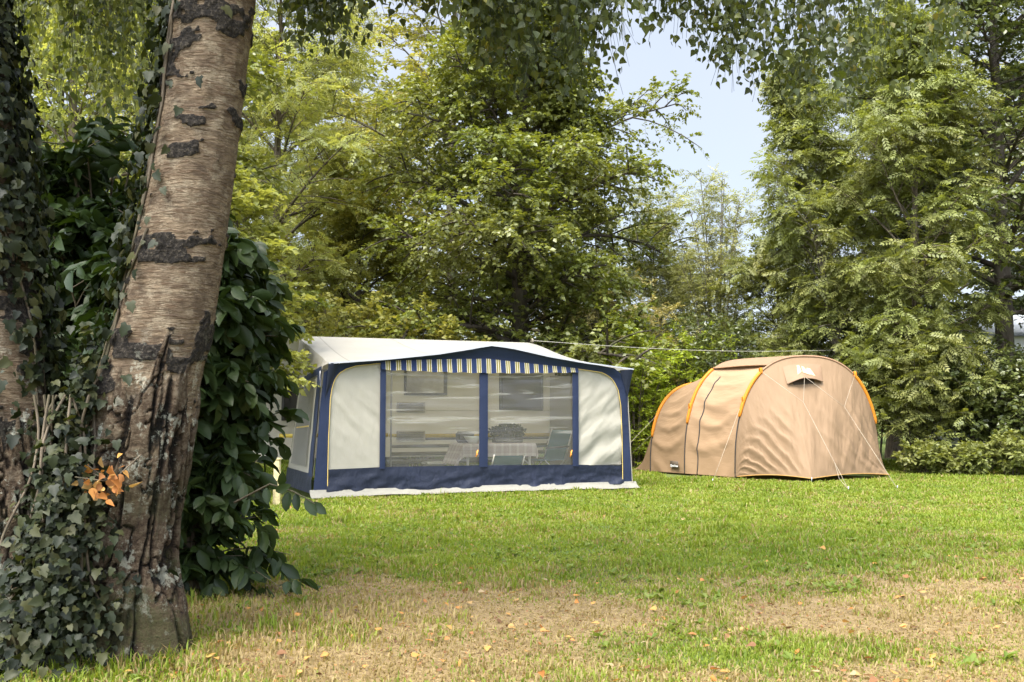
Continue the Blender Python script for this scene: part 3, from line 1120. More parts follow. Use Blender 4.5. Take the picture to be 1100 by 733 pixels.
    me = bpy.data.meshes.new_from_object(tmp.evaluated_get(bpy.context.evaluated_depsgraph_get()))
    bpy.data.objects.remove(tmp)
    me.name = 'lettering'
    o = bpy.data.objects.new('lettering', me)
    COL.objects.link(o)
    from mathutils import Matrix
    mw = Matrix([[ex[0], ez[0], nn[0], 0], [ex[1], ez[1], nn[1], 0], [ex[2], ez[2], nn[2], 0], [0, 0, 0, 1]])
    mw.translation = tuple(c0 + nn * .0045 - ez * .03)
    o.matrix_world = mw
    me.materials.clear()
    me.materials.append(plain('lettering_white', (.8, .8, .78), .6))
    o.parent = tg

    # guy ropes with pegs
    def guy(*pts):
        g = MB()
        for a, b in zip(pts[:-1], pts[1:]):
            g.tube([a, b], .0031, 5)
        return g.build('guy_rope', rope, root, True)
    A1 = arch(3, np.array([.315]))[0] + np.array([0, -.05, 0])
    V1 = hood(np.array([[.5]]), np.array([[1.0]]))[0, 0]
    A2 = arch(3, np.array([.70]))[0] + np.array([0, -.05, 0])
    J1, J2 = at(863, 432, 18.9), at(907, 437, 19.1)
    G1, G2 = ground(911.5, 526), ground(964, 525)
    K1 = J1 + (G1 - J1) * .72
    guy(A1, J1); guy(V1, J1); guy(J1, K1); guy(K1, G1); guy(K1, K1 + (G1 - K1) * .6 + np.array([-.06, 0, 0]), G1)
    guy(V1 + np.array([.03, 0, 0]), J2); guy(A2, J2); guy(J2, G2)
    guy(arch(3, np.array([.16]))[0] + np.array([-.05, -.03, 0]), ground(765.5, 517.5))
    p = arch(1, np.array([.2]))[0]
    guy(p, np.array([1.75, 20.6, .02]))
    guy(p + np.array([.02, .1, -.3]), g0 + np.array([-.3, .5, 0]))
    for g in (G1, G2, ground(765.5, 517.5), Fp):
        MB().tube([np.array(g) + np.array([0, .02, -.08]), np.array(g) + np.array([0, -.01, .05])], .008, 6).build('peg', plain('peg_steel', (.4, .4, .4), .4, metal=.8), root)
    return root


# ------------------------------------------------------------------ leaves and branches
# templates: vertices (along, across, up) for a leaf of unit length and unit width
TM_DIAMOND = (np.array([[0, 0, 0], [.42, .5, .08], [1, 0, -.04], [.42, -.5, .08]]), [np.array([[0, 1, 2], [0, 2, 3]])])
_b = [(0, 0, 0), (.10, .34, .03), (.30, .50, .06), (.62, .27, .02), (1, 0, -.10), (.62, -.27, .02), (.30, -.50, .06), (.10, -.34, .03)]
TM_BIRCH = (np.array(_b), [np.array([[0, 1, 2, 3, 4], [0, 4, 5, 6, 7]])])
_e = [(0, 0, 0), (.33, 0, -.03), (.68, 0, -.02), (1, 0, -.12),
      (.16, .32, .05), (.45, .5, .09), (.78, .36, .03),
      (.16, -.32, .05), (.45, -.5, .09), (.78, -.36, .03)]
TM_BROAD = (np.array(_e), [np.array([[0, 1, 4], [2, 3, 6], [0, 7, 1], [2, 9, 3]]), np.array([[1, 2, 5, 4], [7, 8, 2, 1]])[:, :],
                           np.array([[2, 6, 5], [2, 8, 9]])])
_i = [(0, 0, 0), (-.12, .26, 0), (.10, .50, .03), (.29, .35, .10), (.56, .40, .02), (.64, .27, .07), (1, 0, -.14),
      (.64, -.27, .07), (.56, -.40, .02), (.29, -.35, .10), (.10, -.50, .03), (-.12, -.26, 0)]
TM_IVY = (np.array(_i), [np.array([[0, 1, 2, 3], [0, 3, 5, 6], [0, 6, 7, 9], [0, 9, 10, 11]]), np.array([[3, 4, 5], [7, 8, 9]])])


def _pinnate(npairs=4, wl=.36, ww=.15):
    V, F = [], []
    k = 0
    for i in range(npairs):
        x = .18 + .62 * i / (npairs - 1)
        z = -.20 * x * x
        for s in (1, -1):
            d = np.array([.55, s * .83, -.22]); d /= np.linalg.norm(d)
            p = np.array([.83, -s * .55, 0])
            L = wl * (1.05 - .35 * abs(i / (npairs - 1) - .45))
            b = np.array([x, 0, z])
            V += [b, b + d * L * .45 + p * ww * .5, b + d * L, b + d * L * .45 - p * ww * .5]
            F += [[k, k + 1, k + 2], [k, k + 2, k + 3]]
            k += 4
    b = np.array([.80, 0, -.13])
    V += [b, b + [.14, .08, -.04], b + [.34, 0, -.12], b + [.14, -.08, -.04]]
    F += [[k, k + 1, k + 2], [k, k + 2, k + 3]]
    k += 4
    V += [np.array([0, .008, 0]), np.array([0, -.008, 0]), np.array([.8, 0, -.13])]
    F += [[k, k + 1, k + 2]]
    return np.array(V), [np.array(F)]


TM_ASH = _pinnate()


def _spray(n=5):
    """a short twig tip: n simple leaves set alternately along a stalk"""
    V, F, k = [], [], 0
    for i in range(n):
        x = .15 + .65 * i / (n - 1)
        s = 1 if i % 2 else -1
        last = i == n - 1
        d = np.array([1, 0, -.1]) if last else np.array([.62, s * .78, -.08])
        d = d / np.linalg.norm(d)
        p = np.array([-d[1], d[0], 0.0]); p /= np.linalg.norm(p)
        b = np.array([x, 0, -.08 * x * x])
        L, w = .42, .22
        V += [b, b + d * L * .45 + p * w * .5 + [0, 0, .03], b + d * L, b + d * L * .45 - p * w * .5 + [0, 0, .03]]
        F += [[k, k + 1, k + 2], [k, k + 2, k + 3]]
        k += 4
    V += [np.array([0, .010, 0]), np.array([0, -.010, 0]), np.array([.8, 0, -.06])]
    F += [[k, k + 1, k + 2]]
    return np.array(V), [np.array(F)]


TM_SPRAY = _spray()


def leaves(rs, base, d, nrm, L, W, tm, rnd=None, lvar=.3):
    T, faces = tm
    n, k = len(base), len(T)
    d = norm(d)
    nrm = norm(nrm - d * np.sum(nrm * d, -1, keepdims=True))
    s = np.cross(nrm, d)
    sz = rs.uniform(1 - lvar, 1 + lvar, n)[:, None, None]
    V = base[:, None] + sz * (L * T[None, :, 0:1] * d[:, None] + W * T[None, :, 1:2] * s[:, None] + L * T[None, :, 2:3] * nrm[:, None])
    off = (np.arange(n) * k)[:, None, None]
    F = [(f[None] + off).reshape(-1, f.shape[1]) for f in faces]
    if rnd is None:
        rnd = rs.random(n)
    return V.reshape(-1, 3), F, np.repeat(np.clip(rnd, 0, 1), k)


def bez(P0, P1, P2, t):
    T = t[..., None]
    return (1 - T) ** 2 * P0 + 2 * T * (1 - T) * P1 + T ** 2 * P2


def dbez(P0, P1, P2, t):
    T = t[..., None]
    return norm(2 * (1 - T) * (P1 - P0) + 2 * T * (P2 - P1))


def tubes(P0, P1, P2, r0, r1, nseg=4, ns=5, wob=None):
    n = len(P0)
    t = np.broadcast_to(np.linspace(0, 1, nseg + 1)[None], (n, nseg + 1))
    pts = bez(P0[:, None], P1[:, None], P2[:, None], t)
    if wob is not None:
        pts = pts + wob
    tan = dbez(P0[:, None], P1[:, None], P2[:, None], t)
    ref = np.where(np.abs(tan[..., 2:3]) > .85, np.array([1.0, 0, 0]), UPV)
    a = norm(np.cross(tan, ref))
    b = np.cross(tan, a)
    r = (np.asarray(r0)[:, None] * (1 - t) + np.asarray(r1)[:, None] * t)[..., None, None]
    th = np.arange(ns) * 2 * PI / ns
    V = pts[:, :, None] + r * (np.cos(th)[:, None] * a[:, :, None] + np.sin(th)[:, None] * b[:, :, None])
    o = (np.arange(n) * (nseg + 1) * ns)[:, None, None]
    i = np.arange(nseg)[None, :, None] * ns + np.arange(ns)[None, None]
    j = np.arange(nseg)[None, :, None] * ns + (np.arange(ns)[None, None] + 1) % ns
    F = np.stack([o + i, o + j, o + j + ns, o + i + ns], -1).reshape(-1, 4)
    return V.reshape(-1, 3), F


def grow(rs, B, k, t0, t1, Lf, ang, flat=.6, up=.1, droop=.1, jit=.25):
    """k children on every parent curve of B = (P0, P1, P2); returns children curves and parent index"""
    P0, P1, P2 = B
    n = len(P0)
    t = t0 + (t1 - t0) * (np.arange(k)[None] + rs.random((n, k))) / k
    pos = bez(P0[:, None], P1[:, None], P2[:, None], t)
    tan = dbez(P0[:, None], P1[:, None], P2[:, None], t)
    hz = norm(np.cross(tan, UPV) + 1e-4)
    sg = np.where((np.arange(k)[None] + np.arange(n)[:, None]) % 2, 1.0, -1.0)[..., None]
    rp = norm(np.cross(tan, rs.normal(size=tan.shape)))
    side = norm(flat * hz * sg + (1 - flat) * rp)
    a = (ang + rs.normal(size=t.shape) * jit)[..., None]
    d = norm(np.cos(a) * tan + np.sin(a) * side + up * UPV)
    pl = np.linalg.norm(P2 - P0, axis=-1)[:, None]
    L = (Lf(t, pl) * rs.uniform(.6, 1.3, t.shape))[..., None]
    c1 = pos + d * L * .5 + UPV * L * (.06)
    c2 = pos + d * L - UPV * L * droop
    return (pos.reshape(-1, 3), c1.reshape(-1, 3), c2.reshape(-1, 3)), np.repeat(np.arange(n), k)


def twig_leaves(rs, B, m, tm, L, W, spread=.9, hang=.15, upn=1.0, grp=None, t0=.12):
    P0, P1, P2 = B
    n = len(P0)
    t = t0 + (1 - t0) * (np.arange(m)[None] + rs.random((n, m)) * .8 + .2) / m
    pos = bez(P0[:, None], P1[:, None], P2[:, None], t)
    tan = dbez(P0[:, None], P1[:, None], P2[:, None], t)
    hz = norm(np.cross(tan, UPV) + 1e-4)
    sg = np.where(np.arange(m)[None, :] % 2, 1.0, -1.0)[..., None] * np.ones((n, 1, 1))
    d = norm(tan * .55 + hz * sg * spread + rs.normal(size=tan.shape) * .35 - UPV * hang)
    nr = norm(UPV * upn + rs.normal(size=tan.shape) * .55)
    g = rs.random(n) if grp is None else grp
    rnd = .5 * np.repeat(g, m) + .5 * rs.random(n * m)
    return leaves(rs, pos.reshape(-1, 3), d.reshape(-1, 3), nr.reshape(-1, 3), L, W, tm, rnd)


def cat_mesh(parts):
    V, F, A, o = [], {}, [], 0
    for v, fs, a in parts:
        V.append(v); A.append(a)
        for f in fs:
            F.setdefault(f.shape[1], []).append(f + o)
        o += len(v)
    return np.concatenate(V), [np.concatenate(f) for f in F.values()], np.concatenate(A)


BARK = {}


def bark(kind):
    if kind in BARK:
        return BARK[kind]
    t = NT('bark_' + kind)
    P = t.coord('Object', (1, 1, .25))
    n = t.noise(P, 14, 6, .65)
    n2 = t.noise(t.coord('Object'), 1.5, 3)
    a, b, moss = {'dark': ((.030, .024, .018), (.085, .07, .052), (.05, .055, .025)),
                  'grey': ((.10, .088, .065), (.24, .21, .16), (.12, .12, .06)),
                  'mid': ((.055, .044, .03), (.15, .12, .085), (.07, .075, .03))}[kind]
    c = t.mix(t.ramp(n, [(.35, 0.0), (.65, 1.0)]), a, b)
    c = t.mix(t.ramp(n2, [(.5, 0.0), (.7, .7)]), c, moss)
    BARK[kind] = t.done(t.pbr(c, .9, .15, t.bump(n, .6, .03)))
    return BARK[kind]


def tree(name, label, cat, loc, H, r0, prof, mat, barkm='mid', seed=0, h0=.25, nl=34, kb=12, kt=6, m=9, tm=TM_DIAMOND, L=.10, W=.06,
         e0=.05, e1=1.0, bl=.42, tl=.45, lean=(0, 0), flat=.7, droop=.12, hang=.15, upn=1.0, limb_droop=.05, azw=None, group=None,
         fork=None, rz=0.0, tt=.12, wander=.25):
    """trunk with limbs set by golden angle; prof(h 0..1 of the crown, azimuth) is limb length"""
    rs = np.random.default_rng(seed)
    root = empty(name, loc, label, cat, group, rz)
    n = 26
    z = np.linspace(0, 1, n)
    lx = lean[0] * z ** 1.3 + wander * (vnoise(z * 2.6, 3.1, 0, seed) - vnoise(0, 3.1, 0, seed)) * z
    ly = lean[1] * z ** 1.3 + wander * (vnoise(z * 2.6, 9.1, 0, seed + 1) - vnoise(0, 9.1, 0, seed + 1)) * z
    pts = np.stack([lx, ly, z * H - .1 * (z == 0)], -1)
    rr = r0 * ((1 - z) ** .85 * .93 + .07) * (1 + .5 * np.exp(-z * H / .35))
    TV, TF = path_tube(pts, rr, 14)
    i = np.arange(nl)
    hf = ((i + rs.random(nl)) / nl)                                  # 0..1 up the crown
    hz_ = h0 + (1 - h0) * hf ** 1.1 * .97
    az = i * 2.39996 + rs.normal(size=nl) * .35
    P0 = np.stack([np.interp(hz_, z, pts[:, k]) for k in range(3)], -1)
    el = e0 + (e1 - e0) * hf + rs.normal(size=nl) * .14
    ln = np.array([prof(a, b) for a, b in zip(hf, az)]) * rs.uniform(.72, 1.18, nl)
    hd = np.stack([np.cos(az), np.sin(az), 0 * az], -1)
    d = hd * np.cos(el)[:, None] + UPV * np.sin(el)[:, None]
    P2 = P0 + d * ln[:, None] - UPV * (limb_droop * ln)[:, None]
    P1 = P0 + (P2 - P0) * .5 + UPV * (ln * .12)[:, None] + rs.normal(size=(nl, 3)) * (ln * .06)[:, None]
    B0 = (P0, P1, P2)
    lr = np.interp(hz_, z, rr) * .42
    lr = np.minimum(lr, .025 * ln + .012)
    parts_t = [(TV, [TF], np.zeros(len(TV)))]
    v, f = tubes(P0, P1, P2, lr, lr * .25, 6, 6)
    parts_t.append((v, [f], np.zeros(len(v))))
    B1, p1 = grow(rs, B0, kb, .16, 1.0, lambda t, pl: bl * pl * (1.15 - .75 * t) + .12, .85, flat, .12, droop)
    r1 = np.clip(lr[p1] * .35, .006, .05)
    v, f = tubes(*B1, r1, r1 * .4, 4, 4)
    parts_t.append((v, [f], np.zeros(len(v))))
    B2, p2 = grow(rs, B1, kt, .12, 1.0, lambda t, pl: tl * np.ones_like(t) * (1.1 - .4 * t), .8, flat, .08, droop * 1.3)
    r2 = np.full(len(p2), .0045)
    tw, tf = tubes(*B2, r2, r2 * .5, 1, 3)
    g1 = rs.random(len(p1))
    lv = twig_leaves(rs, B2, m, tm, L, W, .9, hang, upn, (.6 * g1[p2] + .4 * rs.random(len(p2))), tt)
    V, F, A = cat_mesh(parts_t)
    np_mesh('trunk', V, F, bark(barkm), root)
    V, F, A = cat_mesh([lv, (tw, [tf], np.full(len(tw), .15))])
    np_mesh('crown', V, F, mat, root, False, attrs={'rnd': A})
    return root


def shrub(name, label, cat, loc, w, h, mat, barkm='mid', seed=0, ns=16, kb=9, kt=5, m=8, tm=TM_DIAMOND, L=.09, W=.05, arch_=.25, tl=.30, bl=.38,
          flat=.4, hang=.15, upn=.8, group=None, low=.15, depth=None, droop=.1, spread=.9, stem_r=.02, foliage='foliage', hmin=.45):
    """many stems from the ground"""
    rs = np.random.default_rng(seed)
    root = empty(name, loc, label, cat, group)
    depth = depth or w
    a = np.arange(ns) * 2.39996 + rs.normal(size=ns) * .2
    q = np.sqrt((np.arange(ns) + .5) / ns)
    sc_ = np.array([w, depth])
    ex = np.stack([np.cos(a), np.sin(a)], -1) * q[:, None] * sc_
    hh = h * (hmin + (1 - hmin) * np.sqrt(np.clip(1 - q ** 2 * .9, 0, 1))) * rs.uniform(.82, 1.08, ns)
    P0 = np.concatenate([ex * .22, np.full((ns, 1), -.03)], 1)
    P2 = np.concatenate([ex, hh[:, None]], 1)
    P1 = np.concatenate([ex * (.45 - arch_), (hh * (.62 + arch_ * .6))[:, None]], 1)
    B0 = (P0, P1, P2)
    v, f = tubes(P0, P1, P2, np.full(ns, stem_r), np.full(ns, stem_r * .3), 8, 6)
    pt = [(v, [f], np.zeros(len(v)))]
    B1, p1 = grow(rs, B0, kb, low, 1.0, lambda t, pl: bl * pl * (1.1 - .75 * t) + .10, .9, flat, .05, droop)
    v, f = tubes(*B1, np.full(len(p1), stem_r * .3), np.full(len(p1), stem_r * .12), 3, 4)
    pt.append((v, [f], np.zeros(len(v))))
    B2, p2 = grow(rs, B1, kt, .1, 1.0, lambda t, pl: tl * (1.1 - .4 * t), .8, flat, .05, droop)
    g1 = rs.random(len(p1))
    lv = twig_leaves(rs, B2, m, tm, L, W, spread, hang, upn, .6 * g1[p2] + .4 * rs.random(len(p2)))
    tw, tf = tubes(*B2, np.full(len(p2), .004), np.full(len(p2), .002), 1, 3)
    V, F, A = cat_mesh(pt)
    np_mesh('stems', V, F, bark(barkm), root)
    V, F, A = cat_mesh([lv, (tw, [tf], np.full(len(tw), .15))])
    np_mesh(foliage, V, F, mat, root, False, attrs={'rnd': A})
    return root


# ------------------------------------------------------------------ the planted background
def build_background():
    def G(name, cols, *a, **k):
        return leaf_mat(name, [(r * 1.98, g * 1.62, b * 1.2) for r, g, b in cols], *a, **k)
    m_maple = G('leaf_maple', [(.036, .058, .014), (.060, .086, .021), (.095, .12, .033)], .36, .42, .5, (1.5, 1.45, .4), (.14, .15, .04), .4)
    m_yel = G('leaf_yellow_green', [(.07, .09, .022), (.105, .125, .034), (.145, .16, .05)], .42, .5, .35)
    m_lime = G('leaf_lime', [(.09, .125, .035), (.125, .16, .05), (.16, .19, .07)], .45, .5, .3)
    m_fresh = G('leaf_fresh', [(.08, .115, .038), (.115, .15, .055), (.155, .185, .08)], .48, .5, .35)
    m_grey = G('leaf_grey_green', [(.105, .135, .07), (.15, .18, .095), (.19, .22, .13)], .40, .5, .35, (1.3, 1.35, .7))
    m_ash = G('leaf_ash', [(.055, .078, .026), (.078, .10, .038), (.105, .125, .052)], .36, .5, .35, (1.4, 1.4, .5), (.16, .18, .05), .6)
    m_dark = G('leaf_dark', [(.022, .036, .012), (.038, .058, .018), (.065, .085, .032)], .28, .38, .55)
    m_willow = G('leaf_sallow', [(.11, .125, .055), (.16, .17, .08), (.22, .215, .11)], .35, .5, .4)
    m_bright = G('leaf_bright', [(.10, .165, .016), (.14, .21, .024), (.19, .25, .04)], .42, .45, .4)
    m_far = G('leaf_far', [(.075, .10, .04), (.10, .13, .055), (.13, .16, .075)], .4, .5, .3)

    def dome(R_, k=0.0):
        return lambda h, a: R_ * (.55 + .55 * math.sin(PI * min(1, h * .80 + .14))) * (1 - .35 * h ** 3) * (.86 + .14 * math.sin(a * 2 + R_ * 9) + .10 * math.sin(a * 5 + h * 9 + R_))

    def pos(px, Y):
        p = at(px, 446, Y)
        return (p[0], Y, 0)

    # the big maple behind the awning
    def maple_prof(h, az):
        right = math.cos(az)
        k = 4.0 + .7 * max(-right, 0) * (h < .5) + (1.3 * max(right, 0) if .22 < h < .52 else 0)
        if right > .2 and h >= .52: k = 2.4
        return k * (1 - .5 * h ** 2.2) * (.9 + .1 * math.sin(az * 3))
    tree('maple_tree', 'big dark green maple with spreading tiers of branches behind the awning', 'tree', pos(560, 24.5), 13.2, .25, maple_prof,
         m_maple, 'dark', 11, .17, 74, 17, 9, 11, TM_DIAMOND, .11, .08, .10, 1.1, .44, .6, (-.1, 0), .55, .2, .2, .9, .16)
    # taller yellow-green tree behind the maple
    tree('hornbeam_tree', 'tall yellow-green tree with slender pale trunk rising behind the maple', 'tree', pos(487, 30), 17.5, .19,
         dome(4.9), m_yel, 'grey', 12, .30, 46, 13, 6, 9, TM_DIAMOND, .13, .085, .1, 1.0, .42, .5)
    # feathery light green tree beside the birch trunk
    tree('acacia_tree', 'light green feathery tree standing just beyond the birch trunk', 'tree', pos(285, 25), 12.8, .17,
         dome(3.2), m_fresh, 'mid', 13, .12, 44, 12, 6, 3, TM_ASH, .30, .22, .05, 1.0, .45, .5, (.1, 0), .6, .15, .25)
    tree('willow_tree', 'grey-green willow with thin crown, sky showing through beside the acacia', 'tree', pos(368, 36), 15.5, .17,
         dome(2.7), m_grey, 'mid', 14, .2, 40, 11, 6, 8, TM_DIAMOND, .14, .05, .4, 1.15, .4, .55, (0, 0), .4, .15, .3)
    # trees glimpsed at the top left, between the two birch trunks
    tree('elder_tree', 'pale green elder with divided leaves behind the ivy-clad trunks', 'tree', pos(64, 14), 8.4, .12,
         dome(2.4), m_fresh, 'mid', 15, .22, 34, 10, 5, 3, TM_ASH, .24, .18, .1, 1.0, .45, .4)
    tree('sycamore_tree', 'dark leafy sycamore deep behind the shiny evergreen bush', 'tree', pos(135, 19), 12.5, .2,
         dome(3.3), m_maple, 'dark', 16, .12, 40, 12, 6, 8, TM_DIAMOND, .13, .09, .1, .95, .42, .45)
    tree('lime_tree', 'small bright lime-yellow tree beside the birch trunk above the evergreen', 'tree', pos(268, 15.5), 4.7, .06,
         dome(1.15), m_lime, 'mid', 17, .35, 24, 8, 5, 7, TM_DIAMOND, .11, .075, .1, .9, .45, .3)
    tree('hawthorn_tree', 'olive hawthorn with a dark forked trunk left of the maple', 'tree', pos(382, 27), 6.9, .2,
         dome(2.7), m_yel, 'dark', 18, .25, 34, 12, 6, 8, TM_SPRAY, .22, .16, .05, .95, .42, .4)
    # right side
    shrub('aspen_tree', 'slim airy grey-green aspen with ragged upright shoots against the sky', 'tree', pos(772, 27), 1.25, 7.7, m_grey, 'grey', 19, 13, 20, 4, 4, TM_SPRAY, .20, .15, .15, .35, .13, .3, .1, .8, None, .18, 1.0, .02, .9, .03, 'crown', .5)
    tree('alder_tree', 'soft grey-green alder between the maple and the slim aspen', 'tree', pos(712, 29), 6.6, .09,
         lambda h, a: 2.3 * (1 - .6 * h ** 1.5) * (.75 + .3 * math.sin(a * 3 + h * 11)) + .2, m_grey, 'grey', 20, .08, 40, 9, 5, 5, TM_SPRAY, .20, .15, .45, 1.2, .42, .40)

    def ash_prof(R):
        return dome(R)
    tree('ash_tree', 'ash with pale leaning trunk and drooping leaves behind the tent', 'tree', pos(912, 23.8), 9.2, .12, ash_prof(1.9), m_ash, 'grey', 21,
         .25, 40, 11, 5, 3, TM_ASH, .30, .23, .55, 1.25, .42, .45, (-1.0, .2), .6, .18, .3)
    tree('ash_tree', 'bushy ash with grey-green leaves beside the leaning pale trunk', 'tree', pos(985, 22.5), 9.8, .12, ash_prof(2.3), m_ash, 'mid', 22,
         .18, 44, 11, 5, 3, TM_ASH, .30, .23, .45, 1.2, .42, .45, (.2, 0), .65, .18, .3)
    tree('ash_tree', 'young ash with low crown above the middle of the tent', 'tree', pos(835, 26), 5.4, .08, ash_prof(1.6), m_ash, 'mid', 23,
         .2, 30, 9, 5, 3, TM_ASH, .28, .22, .5, 1.15, .42, .4, (0, 0), .65, .15, .3)
    tree('beech_tree', 'tall dark beech with layered branches at the end of the hedge', 'tree', pos(1082, 23.5), 14.0, .24,
         dome(3.9), m_dark, 'dark', 24, .25, 52, 14, 6, 9, TM_DIAMOND, .125, .085, .15, .95, .42, .5, (0, 0), .7, .10, .15)
    tree('beech_tree', 'tall dark beech outside the hedge, behind the layered one', 'tree', pos(1190, 27), 15.0, .25,
         dome(4.3), m_dark, 'dark', 25, .26, 44, 12, 6, 8, TM_DIAMOND, .14, .085, 0, .8, .42, .5, (0, 0), .8, .1, .15)
    tree('oak_tree', 'grey-green oak filling the gap between ash and beech', 'tree', pos(960, 29), 12.0, .2,
         dome(3.0), m_ash, 'mid', 26, .14, 44, 12, 6, 8, TM_SPRAY, .24, .18, .3, 1.1, .42, .5)

    # shrubs behind the awning and along the hedge
    S = shrub
    S('hazel_bush', 'yellow-green hazel bush behind the caravan roof', 'bush', pos(452, 22.3), 1.5, 3.3, m_yel, 'mid', 31, 18, 9, 5, 8, TM_DIAMOND, .12, .09)
    S('hazel_bush', 'olive hazel bush behind the rear end of the caravan', 'bush', pos(372, 22.8), 1.7, 3.8, m_yel, 'mid', 32, 18, 10, 5, 8, TM_DIAMOND, .11, .08)
    S('hazel_bush', 'yellow hazel bush at the foot of the maple trunk', 'bush', pos(600, 26.5), 1.5, 3.6, m_yel, 'mid', 33, 16, 9, 5, 8, TM_DIAMOND, .10, .07)
    S('sallow_bush', 'pale sallow bush rising behind the awning corner', 'bush', pos(655, 24.5), 1.7, 4.5, m_willow, 'grey', 34, 22, 11, 5, 10, TM_DIAMOND, .10, .035)
    S('privet_bush', 'bright green bush with upright shoots between awning and tent', 'bush', pos(683, 23.5), 1.15, 3.3, m_bright, 'mid', 35, 28, 14, 5, 9, TM_DIAMOND, .085, .034, .1, .26, .30, .3, .1, low=.0)
    S('privet_bush', 'bright green bush rising above the low rear end of the tent', 'bush', pos(742, 24.7), 1.2, 3.3, m_bright, 'mid', 36, 24, 14, 5, 9, TM_DIAMOND, .09, .036, .1, .26, .30, low=.0)
    S('laurel_bush', 'low dark bush on the ground between awning and tent', 'bush', pos(672, 25.6), 1.5, 1.9, m_dark, 'dark', 47, 22, 10, 5, 8, TM_DIAMOND, .11, .06, low=.0)
    S('laurel_bush', 'dark bush behind the low rear end of the tent', 'bush', pos(770, 24.5), 1.7, 3.4, m_dark, 'dark', 37, 20, 10, 5, 8, TM_DIAMOND, .11, .06)
    S('laurel_bush', 'dark bush behind the roof of the tent', 'bush', pos(845, 24.6), 1.7, 3.0, m_ash, 'dark', 38, 18, 9, 5, 3, TM_ASH, .28, .22)
    S('laurel_bush', 'dark bush behind the front hoop of the tent', 'bush', pos(930, 24.0), 1.7, 3.4, m_dark, 'dark', 39, 20, 10, 5, 8, TM_DIAMOND, .11, .07)
    S('bramble_bush', 'leafy bush beside the front corner of the tent', 'bush', pos(985, 22.0), 1.35, 3.3, m_ash, 'dark', 40, 20, 10, 5, 4, TM_ASH, .26, .22)
    S('bramble_bush', 'broad dark bush in the middle of the hedge', 'bush', pos(1050, 22.0), 1.4, 2.5, m_dark, 'dark', 41, 24, 10, 5, 8, TM_DIAMOND, .10, .07)
    S('bramble_bush', 'dark bush with dry brown leaves at the hedge end', 'bush', pos(1125, 21.6), 1.4, 2.5, m_dark, 'dark', 42, 22, 10, 5, 8, TM_DIAMOND, .10, .07)
    S('bramble_bush', 'tall dark bush outside the hedge end', 'bush', pos(1210, 22.5), 1.7, 3.4, m_dark, 'dark', 43, 20, 10, 5, 8, TM_DIAMOND, .11, .07)
    for k, (px, Y, w, h, lab) in enumerate(((992, 20.9, .5, .55, 'low leafy weed clump next to the tent corner'),
                                            (1038, 20.6, .6, .5, 'low pale weed clump in the middle of the hedge foot'),
                                            (1085, 20.4, .6, .75, 'taller weed clump at the end of the hedge foot'),
                                            (1128, 20.3, .6, .6, 'weed clump past the hedge end'))):
        S('weed_clump', lab, 'weed', pos(px, Y), w, h, m_ash, 'mid', 50 + k, 18, 6, 4, 6, TM_DIAMOND, .10, .06, .2, .16, .3, .3, .1, .9, 'weeds along the hedge foot', stem_r=.006)

    # far trees seen through the gaps
    far = [(-60, 30, 13, 'far tree behind the ivy-clad trunk'), (60, 27, 12, 'far tree behind the pale elder'), (215, 33, 15, 'far tall tree hidden behind the birch trunk'),
           (300, 42, 14, 'far tree between acacia and willow'), (430, 44, 15, 'far tree behind the hornbeam trunk'), (590, 42, 15, 'far tree showing round the maple crown'),
           (640, 36, 8, 'far low tree behind the sallow bush'), (735, 40, 6.5, 'far low tree behind the slim aspen'), (880, 36, 7.5, 'far tree behind the ash trunks'),
           (1010, 44, 15, 'far tree behind the layered beech'), (1130, 46, 16, 'far tree beyond the hedge end')]
    proto = None
    for k, (px, Y, h, lab) in enumerate(far):
        p = pos(px, Y)
        if proto is None:
            proto = tree('far_tree', lab, 'tree', p, 12, .2, lambda hh, a: 3.8 * (1 - .5 * hh ** 2.2), m_far, 'mid', 61, .08, 40, 11, 6, 8, TM_DIAMOND, .17, .12, .05, .95, .42, .55)
            r = proto
        else:
            r = copy_tree(proto)
            r.location = p
            r['label'] = lab
        r.rotation_euler = (0, 0, k * 1.7)
        r.scale = (h / 12 * (.95 + .12 * math.sin(k * 2.1)),) * 2 + (h / 12,)
        prop(r, group='far trees beyond the camping field')


